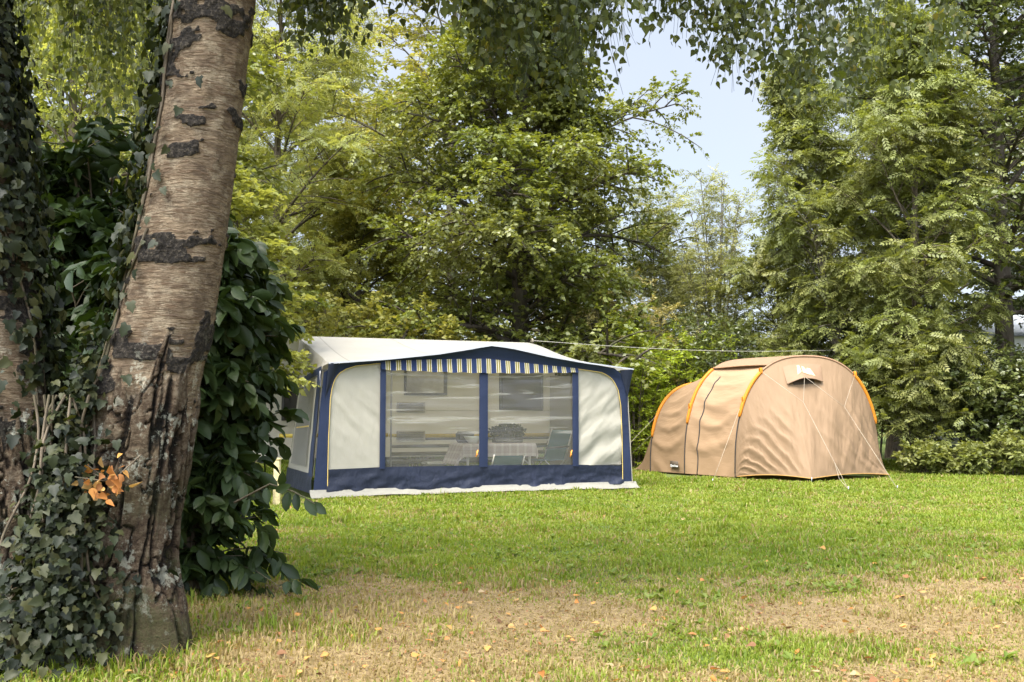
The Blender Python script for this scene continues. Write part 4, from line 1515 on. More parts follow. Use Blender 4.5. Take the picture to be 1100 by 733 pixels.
# ------------------------------------------------------------------ the two birches
def birch_mat():
    t = NT('birch_bark')
    uv = t.coord('UV')
    sep = t.n('ShaderNodeSeparateXYZ', inp={0: uv})
    vv = sep.outputs[1]
    obj = t.coord('Object')
    # pale papery bark with thin brown lenticel strokes
    rough = t.noise(obj, 48, 6, .75)
    grain = t.noise(obj, 140, 3, .7)
    lent = t.noise(t.coord('UV', (11, 62, 1)), 1.0, 4, .7, .9)
    mott = t.noise(t.coord('UV', (5, 11, 1)), 1.0, 6, .7, 1.2)
    c = t.mix(t.ramp(mott, [(.38, 0.0), (.60, 1.0)]), (.060, .041, .026), (.165, .122, .078))
    c = t.mix(t.ramp(t.noise(obj, 11, 6, .75), [(.50, 0.0), (.62, .8)]), c, (.215, .175, .12))
    c = t.mix(t.ramp(lent, [(.53, 0.0), (.575, .9)]), c, (.075, .048, .028))
    c = t.mix(t.ramp(grain, [(.50, 0.0), (.70, .5)]), c, (.12, .085, .052))
    # black corky scabs with ragged edges
    bm = t.ramp(t.math('ADD', t.attr('scab'), t.math('MULTIPLY', t.math('SUBTRACT', rough, .5), 1.5)), [(.40, 0.0), (.58, 1.0)])
    corky = t.ramp(rough, [(.36, (.008, .007, .006)), (.52, (.032, .026, .020)), (.66, (.12, .10, .075))])
    c = t.mix(bm, c, corky)
    # fissured butt of the trunk: dark cracks between brown and pale plates
    butt = t.ramp(t.math('ADD', t.attr('butt'), t.math('MULTIPLY', t.math('SUBTRACT', rough, .5), .9)), [(.40, 0.0), (.60, 1.0)])
    fis = t.math('SUBTRACT', t.math('ADD', t.math('MULTIPLY', rough, .7), t.math('MULTIPLY', mott, .5)), t.math('MULTIPLY', t.attr('crack'), .32))
    fc = t.ramp(fis, [(.26, (.008, .006, .004)), (.43, (.042, .027, .016)), (.56, (.105, .070, .042)), (.70, (.21, .165, .11))])
    c = t.mix(butt, c, fc)
    # lichen and moss
    li = t.noise(obj, 9, 6, .72)
    lic = t.ramp(t.math('ADD', t.math('MULTIPLY', li, .8), t.math('MULTIPLY', rough, .25)), [(.575, 0.0), (.61, .9)])
    lowm = t.ramp(t.math('MULTIPLY', vv, .25), [(.28, 1.0), (.42, 0.0)])
    c = t.mix(t.math('MULTIPLY', lic, lowm), c, (.38, .38, .30))
    mo = t.noise(obj, 3.0, 5, .7)
    sx = t.n('ShaderNodeSeparateXYZ', inp={0: obj})
    mom = t.math('MULTIPLY', t.ramp(mo, [(.46, 0.0), (.56, 1.0)]), t.ramp(t.math('MULTIPLY', vv, .25), [(.10, 1.0), (.30, 0.0)]))
    c = t.mix(t.math('MULTIPLY', mom, t.ramp(rough, [(.38, .35), (.62, .9)])), c, (.050, .055, .014))
    hgt = t.math('ADD', t.math('MULTIPLY', fis, butt), t.math('ADD', t.math('MULTIPLY', rough, t.math('MAXIMUM', bm, butt)), t.math('MULTIPLY', lent, .35)))
    return t.done(t.pbr(c, .85, .2, t.bump(hgt, 1.0, .06)))


class Stem:
    """a leaning birch stem: centre line and radius by height, with rough surface relief"""

    def __init__(self, pts, rad_, seed):
        pts = np.asarray(pts, float)
        self.z = pts[:, 2]; self.pts = pts; self.r = np.asarray(rad_, float); self.seed = seed

    def fields(self, th, z):
        """rough butt, corky scabs and cracks of the bark, each 0..1"""
        c, s = np.cos(th), np.sin(th)
        zb = 1.12 + .75 * fbm(c * 1.6, s * 1.6, 0, self.seed + 21, 2) + .55 * np.abs(fbm(c * 4.5, s * 4.5, z * .6, self.seed + 22, 3))
        butt = sstep(.10, -.06, z - zb)
        f = fbm(c * .8, s * .8, z * 10.5, self.seed + 23, 3) + .28 * fbm(c * 4, s * 4, z * 17, self.seed + 24, 3)
        scab = sstep(.155, .235, f + .07 * sstep(1.8, 3.2, z))
        w = .25 * fbm(c * 3, s * 3, z * 2, self.seed + 26, 2)
        k = np.abs(fbm(c * 3.6 + w, s * 3.6 - w, z * 1.5, self.seed + 25, 3)) * 3.2
        k2 = np.abs(fbm(c * 2.6, s * 2.6, z * 5.5, self.seed + 27, 3)) * 5
        crack = np.maximum(sstep(.42, .10, k), .7 * sstep(.28, .08, k2))
        return butt, scab, crack

    def surf(self, th, z, lift=0.0):
        th, z = np.broadcast_arrays(np.asarray(th, float), np.asarray(z, float))
        cx = np.interp(z, self.z, self.pts[:, 0]); cy = np.interp(z, self.z, self.pts[:, 1])
        r = np.interp(z, self.z, self.r)
        c, s = np.cos(th), np.sin(th)
        butt, scab, crack = self.fields(th, z)
        rel = .10 * fbm(c * 1.4, s * 1.4, z * .8, self.seed, 3)
        rel = rel + butt * (.08 * (1 - crack) - .045 * crack + .05 * fbm(c * 9, s * 9, z * 7, self.seed + 6, 3))
        rel = rel + (1 - butt) * scab * (.045 + .05 * fbm(c * 8, s * 8, z * 26, self.seed + 9, 3))
        rel = rel + (1 - butt) * .010 * fbm(c * 3, s * 3, z * 22, self.seed + 3, 3)
        flare = sstep(.55, -.05, z) * (.10 + .22 * np.clip(np.cos(th * 4 + self.seed) * .5 + .5, 0, 1))
        R = r * (1 + rel + flare) + lift
        return np.stack([cx + R * c, cy + R * s, z + 0 * R], -1)


def build_birches():
    mat = birch_mat()
    m_birch = leaf_mat('leaf_birch', [(.032, .044, .012), (.050, .065, .016), (.078, .090, .022), (.14, .125, .026)], .38, .45, .4, (1.55, 1.5, .45))
    Yb = 5.4
    sp = [(106, 715, .39), (114, 683, .35), (129, 600, .265), (137, 565, .245), (149, 495, .25), (161, 420, .248), (181, 340, .240), (193, 270, .232), (205, 200, .222), (219, 100, .215), (231, 0, .213)]
    pts = [at(px, py, Yb) for px, py, r in sp]
    pts[0][2] = -.12
    rr = [r for *_, r in sp]
    d = norm(pts[-1] - pts[-4])
    last = pts[-1]
    for k in range(1, 9):
        pts.append(last + np.array([d[0] * .8 * k - .03 * k * k, .02 * k * k, d[2] * .8 * k]))
        rr.append(.213 * (1 - k / 10.5))
    main = Stem(pts, rr, 71)
    sp2 = [(28, 740, .36), (18, 700, .33), (6, 620, .27), (-2, 500, .25), (-10, 400, .245), (-20, 300, .24), (-34, 180, .235), (-55, 0, .225)]
    pts2 = [at(px, py, 5.25) for px, py, r in sp2]
    pts2[0][2] = -.12
    rr2 = [r for *_, r in sp2]
    last2 = pts2[-1]
    for k in range(1, 9):
        pts2.append(last2 + np.array([-.12 * k, -.03 * k, .78 * k]))
        rr2.append(.225 * (1 - k / 10.5))
    second = Stem(pts2, rr2, 72)

    roots = []
    for st, nm in ((main, 'big leaning birch with black banded bark and rough mossy foot'), (second, 'ivy-clad birch trunk beside the big leaning birch')):
        b = st.pts[0]
        root = empty('birch_tree', (b[0], b[1], 0), nm, 'tree')
        o_ = np.array([b[0], b[1], 0])
        nth = 220
        th = np.linspace(PI / 2, PI / 2 + 2 * PI, nth)
        z = np.concatenate([np.linspace(-.1, 3.6, 420), np.linspace(3.6, st.z[-1], 81)[1:]])
        TH, Z = np.meshgrid(th, z, indexing='ij')
        P = st.surf(TH, Z) - o_
        uv = np.stack([(TH - PI / 2) * .25, Z], -1).reshape(-1, 2)
        fb = st.fields(TH, Z)
        np_mesh('trunk', P.reshape(-1, 3), [grid_faces(nth, len(z))], mat, root, True, uv, {k: f.ravel() for k, f in zip(('butt', 'scab', 'crack'), fb)})
        roots.append((root, o_))
    return roots, main, second, m_birch


def birch_crowns(roots, main, second, m_birch):
    rs = np.random.default_rng(77)
    # --- boughs that arch over the lawn, with hanging strands; the lower edge of the curtain follows the photograph
    env = np.array([(300, -20), (318, 18), (345, 50), (362, 36), (385, 2), (405, -6), (450, -12), (500, 22), (530, 62), (560, 104), (592, 128), (625, 100), (648, 55), (664, 12), (678, -30),
                    (700, -12), (716, 34), (738, 46), (762, 44), (790, 92), (815, 72), (842, 100), (862, 118), (890, 112), (915, 96), (930, 84), (955, 118), (985, 104), (1005, 90), (1030, 56), (1048, 14), (1062, -40), (1200, -60)], float)
    root, o_ = roots[0]
    limbs = []
    # (start height on stem, end x px, depth at the end, height at the end)
    for hs, px, Y, ze in ((4.3, 350, 6.1, 4.2), (4.6, 420, 7.2, 4.9), (5.0, 560, 6.3, 4.4), (5.2, 600, 6.9, 4.6), (5.6, 650, 7.8, 5.3), (5.3, 740, 6.6, 4.4), (5.7, 800, 7.2, 4.8),
                          (5.9, 860, 6.7, 4.5), (6.1, 930, 7.2, 4.7), (6.3, 1010, 6.9, 4.5), (6.0, 900, 8.0, 5.2), (5.5, 690, 5.6, 4.6), (6.4, 1060, 7.8, 5.2), (5.1, 520, 5.4, 4.7),
                          (6.8, 300, 4.0, 5.6), (6.5, -150, 6.5, 5.2), (6.0, 40, 7.6, 5.2), (6.2, 130, 8.2, 5.2), (7.2, 400, 3.5, 6.0), (7.6, 800, 4.4, 6.4), (8.0, 560, 8.8, 7.2), (8.4, 200, 7.5, 7.6)):
        s = np.array([np.interp(hs, main.z, main.pts[:, 0]), np.interp(hs, main.z, main.pts[:, 1]), hs])
        e = np.array([(px - 550) / FPX * Y, Y, ze])
        L = np.linalg.norm(e - s)
        m_ = (s + e) / 2 + UPV * (.20 * L + .2) + rs.normal(size=3) * .06 * L
        limbs.append((s, m_, e))
    B0 = tuple(np.array([l[k] for l in limbs]) for k in range(3))
    Ls = np.linalg.norm(B0[2] - B0[0], axis=-1)
    lr = np.clip(.012 * Ls + .01, .02, .07)
    pt = []
    v, f = tubes(*B0, lr, lr * .2, 14, 7)
    pt.append((v - o_, [f], np.zeros(len(v))))
    # side branchlets, near level, over the outer part of every bough
    B1, p1 = grow(rs, B0, 13, .38, 1.0, lambda t, pl: .95 - .45 * t, 1.0, .75, .12, .12)
    v, f = tubes(*B1, np.full(len(p1), .010), np.full(len(p1), .004), 4, 5)
    pt.append((v - o_, [f], np.zeros(len(v))))
    # strands
    k = 9
    n1 = len(p1)
    t = (np.arange(k)[None] + rs.random((n1, k))) / k
    S = bez(B1[0][:, None], B1[1][:, None], B1[2][:, None], t).reshape(-1, 3)
    px = 550 + S[:, 0] / (S[:, 1] * math.cos(PITCH) + (S[:, 2] - CAMZ) * math.sin(PITCH)) * FPX
    yb = np.interp(px, env[:, 0], env[:, 1]) - np.abs(rs.normal(size=len(px))) * 30 + 6
    rayz = np.array([at(a, b, c)[2] if c > .5 else 9 for a, b, c in zip(px, yb, S[:, 1])])
    left = px < 300
    rayz = np.where(left, 2.95 + .5 * rs.random(len(px)), rayz)
    ln = np.where((S[:, 1] > 3.2), S[:, 2] - rayz, .6)
    ln = np.where(ln > 1.9, rs.uniform(.5, 1.9, len(ln)), ln)
    ok = (ln > .12)
    ok &= ~((px > 180) & (px < 305) & (S[:, 1] > 5.0) & (S[:, 2] - ln < 3.9))   # nothing hangs across the light tree beside the trunk
    ok &= ~((px > 470) & (px < 670) & (rs.random(len(px)) < .38))
    ok &= ~((px > 655) & (px < 706) & (rs.random(len(px)) < .85))
    ok &= ~((px > 706) & (px < 1010) & (rs.random(len(px)) < .25))
    S, ln = S[ok], ln[ok]
    sw = rs.normal(size=(len(S), 2)) * .10
    E = S + np.stack([sw[:, 0] * ln ** .5 * 1.2, sw[:, 1] * ln ** .5, -ln], -1)
    Mi = (S + E) / 2 + np.stack([-sw[:, 0], sw[:, 1], .1 * ln], -1) * .6
    B2 = (S, Mi, E)
    v, f = tubes(*B2, np.full(len(S), .0028), np.full(len(S), .0012), 5, 3)
    pt2 = [(v - o_, [f], np.full(len(v), .05))]
    # leaves hang off the strands on short stalks
    bs, ds, ns_ = [], [], []
    cnt = np.clip((ln * 19).astype(int), 3, 32)
    idx = np.repeat(np.arange(len(S)), cnt)
    tt = rs.random(len(idx)) ** .85
    P = bez(S[idx], Mi[idx], E[idx], tt)
    off = rs.normal(size=P.shape) * np.array([.035, .035, .012])
    dirs = norm(off * np.array([9, 9, 0]) + np.array([0, 0, -.8]) + rs.normal(size=P.shape) * .28)
    nr = norm(rs.normal(size=P.shape) + np.array([0, -.5, .2]))
    rn = .55 * rs.random(len(S))[idx] + .45 * rs.random(len(idx))
    rn = np.where(rs.random(len(idx)) < .03, 1.0, rn * .82)
    lv = leaves(rs, P + off - o_, dirs, nr, .049, .041, TM_BIRCH, rn)
    # upper crown out of the picture: it shades the foot of the tree and the near lawn
    nl = 9
    hs = rs.uniform(6.4, main.z[-1], nl)
    az = np.arange(nl) * 2.4
    P0 = np.stack([np.interp(hs, main.z, main.pts[:, 0]), np.interp(hs, main.z, main.pts[:, 1]), hs], -1)
    ll = rs.uniform(1.6, 3.4, nl)
    P2 = P0 + np.stack([np.cos(az) * ll, np.sin(az) * ll, rs.uniform(.2, 1.4, nl)], -1)
    P1 = (P0 + P2) / 2 + UPV * .5
    v, f = tubes(P0, P1, P2, np.full(nl, .04), np.full(nl, .008), 8, 6)
    pt.append((v - o_, [f], np.zeros(len(v))))
    U1, q1 = grow(rs, (P0, P1, P2), 9, .3, 1, lambda t, pl: .9 - .3 * t, .9, .6, .1, .3)
    U2, q2 = grow(rs, U1, 4, .2, 1, lambda t, pl: .55 + 0 * t, .8, .4, -.6, .5)
    lv2 = twig_leaves(rs, (U2[0] - o_, U2[1] - o_, U2[2] - o_), 8, TM_BIRCH, .055, .045, .7, .9, .5)
    V, F, A = cat_mesh(pt)
    np_mesh('boughs', V, F, bark('mid'), root)
    V, F, A = cat_mesh([lv, lv2] + pt2)
    np_mesh('crown', V, F, m_birch, root, False, attrs={'rnd': A})

    # --- the second birch: drooping sprays seen lit between the trunks at the top
    root, o_ = roots[1]
    limbs = []
    for hs, px, Y, ze in ((4.2, 70, 8.6, 4.6), (4.5, 110, 9.4, 5.0), (4.8, 150, 8.8, 5.0), (5.2, 60, 10.0, 5.6), (5.6, 130, 10.6, 5.6), (5.0, -160, 6.0, 5.2), (5.8, -300, 4.0, 6), (6.5, -60, 3.2, 6.4), (7, 100, 5, 7.5)):
        s = np.array([np.interp(hs, second.z, second.pts[:, 0]), np.interp(hs, second.z, second.pts[:, 1]), hs])
        e = np.array([(px - 550) / FPX * Y, Y, ze])
        L = np.linalg.norm(e - s)
        limbs.append((s, (s + e) / 2 + UPV * (.2 * L), e))
    B0 = tuple(np.array([l[k] for l in limbs]) for k in range(3))
    Ls = np.linalg.norm(B0[2] - B0[0], axis=-1)
    lr = np.clip(.012 * Ls + .01, .02, .07)
    v, f = tubes(*B0, lr, lr * .2, 12, 7)
    pt = [(v - o_, [f], np.zeros(len(v)))]
    B1, p1 = grow(rs, B0, 14, .45, 1.0, lambda t, pl: .9 - .3 * t, 1.0, .7, .1, .2)
    v, f = tubes(*B1, np.full(len(p1), .009), np.full(len(p1), .004), 4, 5)
    pt.append((v - o_, [f], np.zeros(len(v))))
    B2, p2 = grow(rs, B1, 6, .1, 1.0, lambda t, pl: .85 + 0 * t, .9, .3, -1.6, .5)
    v, f = tubes(*B2, np.full(len(p2), .0028), np.full(len(p2), .0014), 3, 3)
    lv = twig_leaves(rs, (B2[0] - o_, B2[1] - o_, B2[2] - o_), 14, TM_BIRCH, .052, .044, .6, 1.0, .3)
    V, F, A = cat_mesh(pt)
    np_mesh('boughs', V, F, bark('mid'), root)
    V, F, A = cat_mesh([lv, (v - o_, [f], np.full(len(v), .05))])
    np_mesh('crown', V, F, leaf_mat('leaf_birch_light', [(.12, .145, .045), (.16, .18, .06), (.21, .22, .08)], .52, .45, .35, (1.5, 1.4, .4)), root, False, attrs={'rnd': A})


def ivy_on(stem, name, label, n, dens, seed, size, mat, lift=.02):
    """leaves held flat against the bark, following dens(theta, z) in 0..1"""
    rs = np.random.default_rng(seed)
    th = rs.uniform(-PI, PI, n * 3)
    z = rs.uniform(.02, 5.2, n * 3)
    keep = rs.random(n * 3) < dens(th, z)
    th, z = th[keep][:n], z[keep][:n]
    lf = lift + rs.random(len(th)) ** 1.6 * .10
    P = stem.surf(th, z, lf)
    o_ = np.array([stem.pts[0][0], stem.pts[0][1], 0])
    out = norm(np.stack([np.cos(th), np.sin(th), 0 * th + .25], -1))
    tang = np.stack([-np.sin(th), np.cos(th), 0 * th], -1)
    d = norm(-UPV * .8 + tang * rs.normal(size=(len(th), 1)) * .7 + out * rs.uniform(-.05, .5, (len(th), 1)))
    nr = norm(out + rs.normal(size=P.shape) * .55)
    lv = leaves(rs, P - o_, d, nr, size, size * .95, TM_IVY, None, .6)
    root = empty(name, o_, label, 'ivy')
    # creeping stems
    pt = []
    for k in range(14):
        a0 = th[rs.integers(len(th))]
        zz = np.linspace(.02, rs.uniform(1.5, 4.5), 30)
        tt_ = a0 + .5 * vnoise(zz * 1.3, k * 3.3, 0, seed)
        v, f = path_tube(stem.surf(tt_, zz, .008) - o_, .007, 5)
        pt.append((v, [f], np.zeros(len(v))))
    V, F, A = cat_mesh(pt)
    np_mesh('creeping_stem', V, F, bark('mid'), root)
    np_mesh('foliage', lv[0], lv[1], mat, root, False, attrs={'rnd': lv[2]})
    return root


def build_foreground_plants(main, second):
    m_ivy = leaf_mat('leaf_ivy', [(.006, .009, .003), (.011, .016, .005), (.019, .025, .008), (.044, .044, .013)], .2, .55, .25, (1.6, 1.7, .5))
    m_cam = leaf_mat('leaf_camellia', [(.014, .026, .008), (.024, .041, .011), (.042, .062, .018)], .16, .45, .22, (1.8, 1.8, .4))

    def dens2(th, z):       # second trunk: clad all round, bare patches of bark towards the lawn at chest height
        face = np.exp(-((th + 1.25) / .80) ** 2)
        bare = face * sstep(.35, .6, z) * sstep(2.1, 1.8, z)
        return np.clip(1 - 1.25 * bare * (fbm(th * 3, z * 2.5, 0, 81, 3) > -.35), 0.02, 1)
    ivy_on(second, 'ivy', 'dense dark ivy wrapped round the trunk next to the leaning birch', 12500, dens2, 81, .048, m_ivy, .03)

    def dens1(th, z):       # main trunk: a belt of ivy on the side towards the second trunk
        a = (th - PI + PI) % (2 * PI) - PI
        side = np.exp(-((np.abs(th) - PI) / .75) ** 2)
        return side * (sstep(.1, .3, z) * .5 + .5 * (z > 1.8)) * sstep(5.2, 3.2, z) + .35 * np.exp(-((th + 2.2) / .6) ** 2) * sstep(.9, .2, z)
    ivy_on(main, 'ivy', 'belt of ivy climbing the shaded side of the leaning birch', 3600, dens1, 82, .048, m_ivy, .015)

    # ivy heaped between the feet of the two trunks
    rs = np.random.default_rng(83)
    c0 = np.array([(82 - 550) / FPX * 5.2, 5.2, 0])
    root = empty('ivy', c0, 'mound of ivy filling the hollow between the two birch feet', 'ivy')
    n = 4600
    q = rs.normal(size=(n, 3)) * np.array([.125, .18, .30])
    hh = np.abs(q[:, 2]) * 1.9
    taper = np.clip(1.15 - hh / 1.7, .12, 1)
    base = np.stack([q[:, 0] * taper * 1.05 + .03 * hh, q[:, 1] * taper - .06, hh + .02], -1)
    base = base[hh < 1.65]
    n = len(base)
    outd = norm(base * np.array([1, 1, .2]) + np.array([0, -.25, .1]))
    lv = leaves(rs, base, norm(outd * .6 - UPV * .7 + rs.normal(size=base.shape) * .45), norm(outd + UPV * .3 + rs.normal(size=base.shape) * .4), .044, .042, TM_IVY, None, .6)
    np_mesh('foliage', lv[0], lv[1], m_ivy, root, False, attrs={'rnd': lv[2]})
    pt = []
    for k in range(10):
        zz = np.linspace(0, 1.3, 24)
        x0 = rs.uniform(-.3, .3)
        v, f = path_tube(np.stack([x0 * (1 - zz * .5) + .08 * vnoise(zz * 2, k, 0, 5), -.12 + .1 * vnoise(zz * 2, k + 50, 0, 6), zz], -1), .007, 5)
        pt.append((v, [f], np.zeros(len(v))))
    V, F, A = cat_mesh(pt)
    np_mesh('creeping_stem', V, F, bark('mid'), root)

    # glossy evergreen bush behind the trunks
    Yc = 7.0
    shrub('camellia_bush', 'glossy dark evergreen bush hanging to the grass beside the birch', 'bush', ((206 - 550) / FPX * Yc, Yc, 0), .40, 2.5, m_cam, 'mid', 91, 34, 11, 4, 7, TM_BROAD,
          .140, .070, .30, .22, .24, .3, .55, .7, None, .06, .6, .28, .8, .02)
    shrub('camellia_bush', 'taller dark evergreen bush between and behind the two trunks', 'bush', ((105 - 550) / FPX * 7.5, 7.5, 0), .75, 3.2, m_cam, 'mid', 92, 32, 11, 4, 7, TM_BROAD,
          .140, .070, .30, .22, .22, .3, .5, .7, None, .06, .7, .25, .8, .02)
    # one long twig reaching out low over the lawn
    return m_ivy, m_cam


# ------------------------------------------------------------------ grass, litter, small things
def inside_tents(x, y):
    p = np.stack([x, y], -1)
    s = (p - C1[:2]) @ AS[:2]
    v = (p - C1[:2]) @ AV[:2]
    aw_ = (s > -.3) & (s < AL + .12) & (v > -.10) & (v < AD + 2.2)
    a = np.array([4.15, 19.7]); b = np.array([7.25, 20.3]); f = ground(872, 517.9)[:2]
    tent = (y > 19.75 - .0 * x) & (x > 3.0) & (x < 7.2) & (y < 24)
    # front triangle of the tent
    def side(p0, p1):
        return (p1[0] - p0[0]) * (y - p0[1]) - (p1[1] - p0[1]) * (x - p0[0])
    L3, R = np.array([4.3, 19.65]), ground(957, 513.6)[:2]
    tri = (side(L3, f) > .03) & (side(f, R) > .03) & (y < 19.9)
    return aw_ | tent | tri


def build_grass():
    rs = np.random.default_rng(7)
    # lawn blades: dense near the camera, broader and sparser with distance
    N = 620000
    Y = 3.6 + (27 - 3.6) * rs.random(N) ** 1.5
    X = (rs.random(N) * 2 - 1) * (Y * .56 + .9)
    nc = 620
    cy_ = 4.3 + 13 * rs.random(nc) ** 1.4
    cx_ = (rs.random(nc) * 2 - 1) * cy_ * .55
    nb_ = 46
    X = np.concatenate([X, np.repeat(cx_, nb_) + rs.normal(size=nc * nb_) * np.repeat(rs.uniform(.02, .06, nc), nb_)])
    Y = np.concatenate([Y, np.repeat(cy_, nb_) + rs.normal(size=nc * nb_) * .04])
    tall = np.concatenate([np.ones(N), np.repeat(rs.uniform(1.2, 2.3, nc), nb_)])
    d = dryness(X, Y)
    thin = rs.random(len(X)) < np.clip(1.12 - d * .95 + .8 * blob(X, Y, -1.9, 5.05, .5, .35), .20, 1)
    nz = fbm(X * 2.2, Y * 2.2, 0, 91, 3)
    ok = thin & ~inside_tents(X, Y)
    X, Y, d, nz, tall = X[ok], Y[ok], d[ok], nz[ok], tall[ok]
    n = len(X)
    tuft = np.clip(.5 + .9 * fbm(X * 1.1, Y * 1.1, 0, 92, 3), 0, 1.4)
    h = (.024 + .034 * rs.random(n) ** 1.5) * (.65 + .7 * tuft) * (1 - .45 * d) * tall
    # longer uncut grass at the foot of the birches, the bush and the hedge
    edge = np.clip(blob(X, Y, -1.55, 6.0, .9, .9) + blob(X, Y, -2.2, 5.0, .7, .5) * .8 + 1.6 * blob(X, Y, -1.95, 5.1, .42, .32), 0, 1.7)
    h *= 1 + 1.6 * edge * rs.random(n)
    h *= 1 + 1.0 * sstep(17, 21, Y) * rs.random(n)
    w = (.0022 + .00042 * Y) * rs.uniform(.7, 1.3, n)
    a = rs.uniform(0, 2 * PI, n)
    ben = rs.uniform(.15, 1.1, n)
    dx, dy = np.cos(a), np.sin(a)
    b = np.stack([X, Y, ground_z(X, Y) - .003], -1)
    px_, py_ = -dy, dx
    # blades face the viewer roughly at random
    side = np.stack([px_, py_, 0 * a], -1)
    fwd = np.stack([dx, dy, 0 * a], -1)
    hh = h[:, None]; ww = w[:, None]; bb = ben[:, None]
    m1 = b + UPV * hh * .6 + fwd * hh * bb * .25
    tip = b + UPV * hh * (1.0 - .28 * bb) + fwd * hh * bb * .85
    V = np.stack([b - side * ww, b + side * ww, m1 + side * ww * .8, m1 - side * ww * .8, tip], 1).reshape(-1, 3)
    o = (np.arange(n) * 5)[:, None]
    # colour: straw share follows the worn patches, tint wanders over the lawn
    straw = (rs.random(n) < np.clip(.08 + .85 * d, 0, .95)).astype(float)
    hue = np.clip(.5 + .45 * nz + rs.normal(size=n) * .18, 0, 1)
    t = NT('grass_blade')
    g = t.ramp(t.attr('hue'), [(0, (.09, .145, .012)), (.5, (.165, .212, .022)), (1, (.24, .262, .046))])
    s = t.ramp(t.attr('hue'), [(0, (.20, .145, .06)), (1, (.35, .275, .13))])
    c = t.mix(t.attr('straw'), g, s)
    tc = t.mix(1.0, c, (1.35, 1.35, .6), 'MULTIPLY')
    m = t.done(t.mixsh(.48, t.pbr(c, .6, .25), t.trans(tc)))
    # dead blades lying flat on the worn patches
    q = 150000
    Yq = 3.8 + 7.5 * rs.random(q) ** 1.4
    Xq = (rs.random(q) * 2 - 1) * (Yq * .55 + .3)
    kq = rs.random(q) < np.clip(dryness(Xq, Yq) * 1.3 - .15, .02, 1)
    Xq, Yq = Xq[kq], Yq[kq]
    q = len(Xq)
    aq = rs.uniform(0, 2 * PI, q)
    bq = np.stack([Xq, Yq, ground_z(Xq, Yq) + rs.uniform(.002, .012, q)], -1)
    fq = np.stack([np.cos(aq), np.sin(aq), rs.normal(size=q) * .15], -1) * rs.uniform(.015, .055, q)[:, None]
    sq = np.stack([-np.sin(aq), np.cos(aq), 0 * aq], -1) * rs.uniform(.001, .0024, q)[:, None]
    bow = np.stack([-np.sin(aq), np.cos(aq), .6 + 0 * aq], -1) * (rs.normal(size=q) * .006)[:, None]
    V2 = np.stack([bq - sq, bq + sq, bq + fq * .5 + bow + sq, bq + fq * .5 + bow - sq, bq + fq], 1).reshape(-1, 3)
    V = np.concatenate([V, V2])
    o = (np.arange(n + q) * 5)[:, None]
    hue = np.concatenate([hue, rs.random(q)])
    straw = np.concatenate([straw, np.ones(q)])
    ob = np_mesh('lawn_grass', V, [np.concatenate([o + 0, o + 1, o + 2, o + 3], 1), np.concatenate([o + 3, o + 2, o + 4], 1)], m, None, False,
                 attrs={'hue': np.repeat(hue, 5), 'straw': np.repeat(straw, 5)})
    prop(ob, 'short lawn grass worn to straw in the near patches', 'grass', kind='stuff')

    # clover, plantain and dandelion leaves dotted through the turf
    n = 5200
    Y = 4.2 + 17 * rs.random(n) ** 1.2
    X = (rs.random(n) * 2 - 1) * (Y * .56 + .5)
    cl = fbm(X * .8, Y * .8, 0, 95, 3) + .3 * rs.normal(size=n) * .5
    ok = (cl > .12) & (dryness(X, Y) < .55) & ~inside_tents(X, Y)
    X, Y = X[ok], Y[ok]
    k = 5
    xx = np.repeat(X, k); yy = np.repeat(Y, k)
    a = rs.uniform(0, 2 * PI, len(xx))
    base = np.stack([xx, yy, ground_z(xx, yy) + .006], -1)
    dd = np.stack([np.cos(a), np.sin(a), rs.uniform(.2, .9, len(a))], -1)
    lv = leaves(rs, base, dd, UPV + rs.normal(size=base.shape) * .2, .052, .022, TM_BROAD, None, .5)
    ob = np_mesh('lawn_weeds', lv[0], lv[1], leaf_mat('leaf_lawn_weed', [(.075, .115, .014), (.115, .16, .022), (.17, .20, .045)], .4, .55, .25), None, False, attrs={'rnd': lv[2]})
    prop(ob, 'plantain and clover leaves dotted through the lawn', 'weeds', kind='stuff')

    # fallen birch leaves
    n = 2000
    Y = 4.2 + 9.5 * rs.random(n) ** 1.6
    X = (rs.random(n) * 2 - 1) * (Y * .54 + .3)
    ok = (rs.random(n) < np.clip((.22 + dryness(X, Y) * .9) * (.35 + 1.3 * sstep(-.15, .35, fbm(X * 1.6, Y * 1.6, 0, 97, 3))), 0, 1)) & ~inside_tents(X, Y)
    X, Y = X[ok], Y[ok]
    nb = 340
    X = np.concatenate([X, -2.2 + rs.normal(size=nb) * .55]); Y = np.concatenate([Y, 4.85 + np.abs(rs.normal(size=nb)) * .35])
    a = rs.uniform(0, 2 * PI, len(X))
    base = np.stack([X, Y, ground_z(X, Y) + rs.uniform(.008, .030, len(X))], -1)
    dd = np.stack([np.cos(a), np.sin(a), rs.normal(size=len(a)) * .25], -1)
    lv = leaves(rs, base, dd, UPV + rs.normal(size=base.shape) * .35, .038, .032, TM_BIRCH, None, .5)
    nk = 7000          # crumbs of older leaves
    Yk = 4.0 + 6 * rs.random(nk) ** 1.3
    Xk = (rs.random(nk) * 2 - 1) * (Yk * .55 + .3)
    kk = rs.random(nk) < np.clip(dryness(Xk, Yk) * 1.2, .05, 1)
    Xk, Yk = Xk[kk], Yk[kk]
    ak = rs.uniform(0, 2 * PI, len(Xk))
    bk = np.stack([Xk, Yk, ground_z(Xk, Yk) + rs.uniform(.004, .016, len(Xk))], -1)
    lk = leaves(rs, bk, np.stack([np.cos(ak), np.sin(ak), rs.normal(size=len(ak)) * .5], -1), UPV + rs.normal(size=bk.shape) * .5, .016, .010, TM_BIRCH, rs.random(len(ak)) * .35, .6)
    lv = cat_mesh([lv, lk])
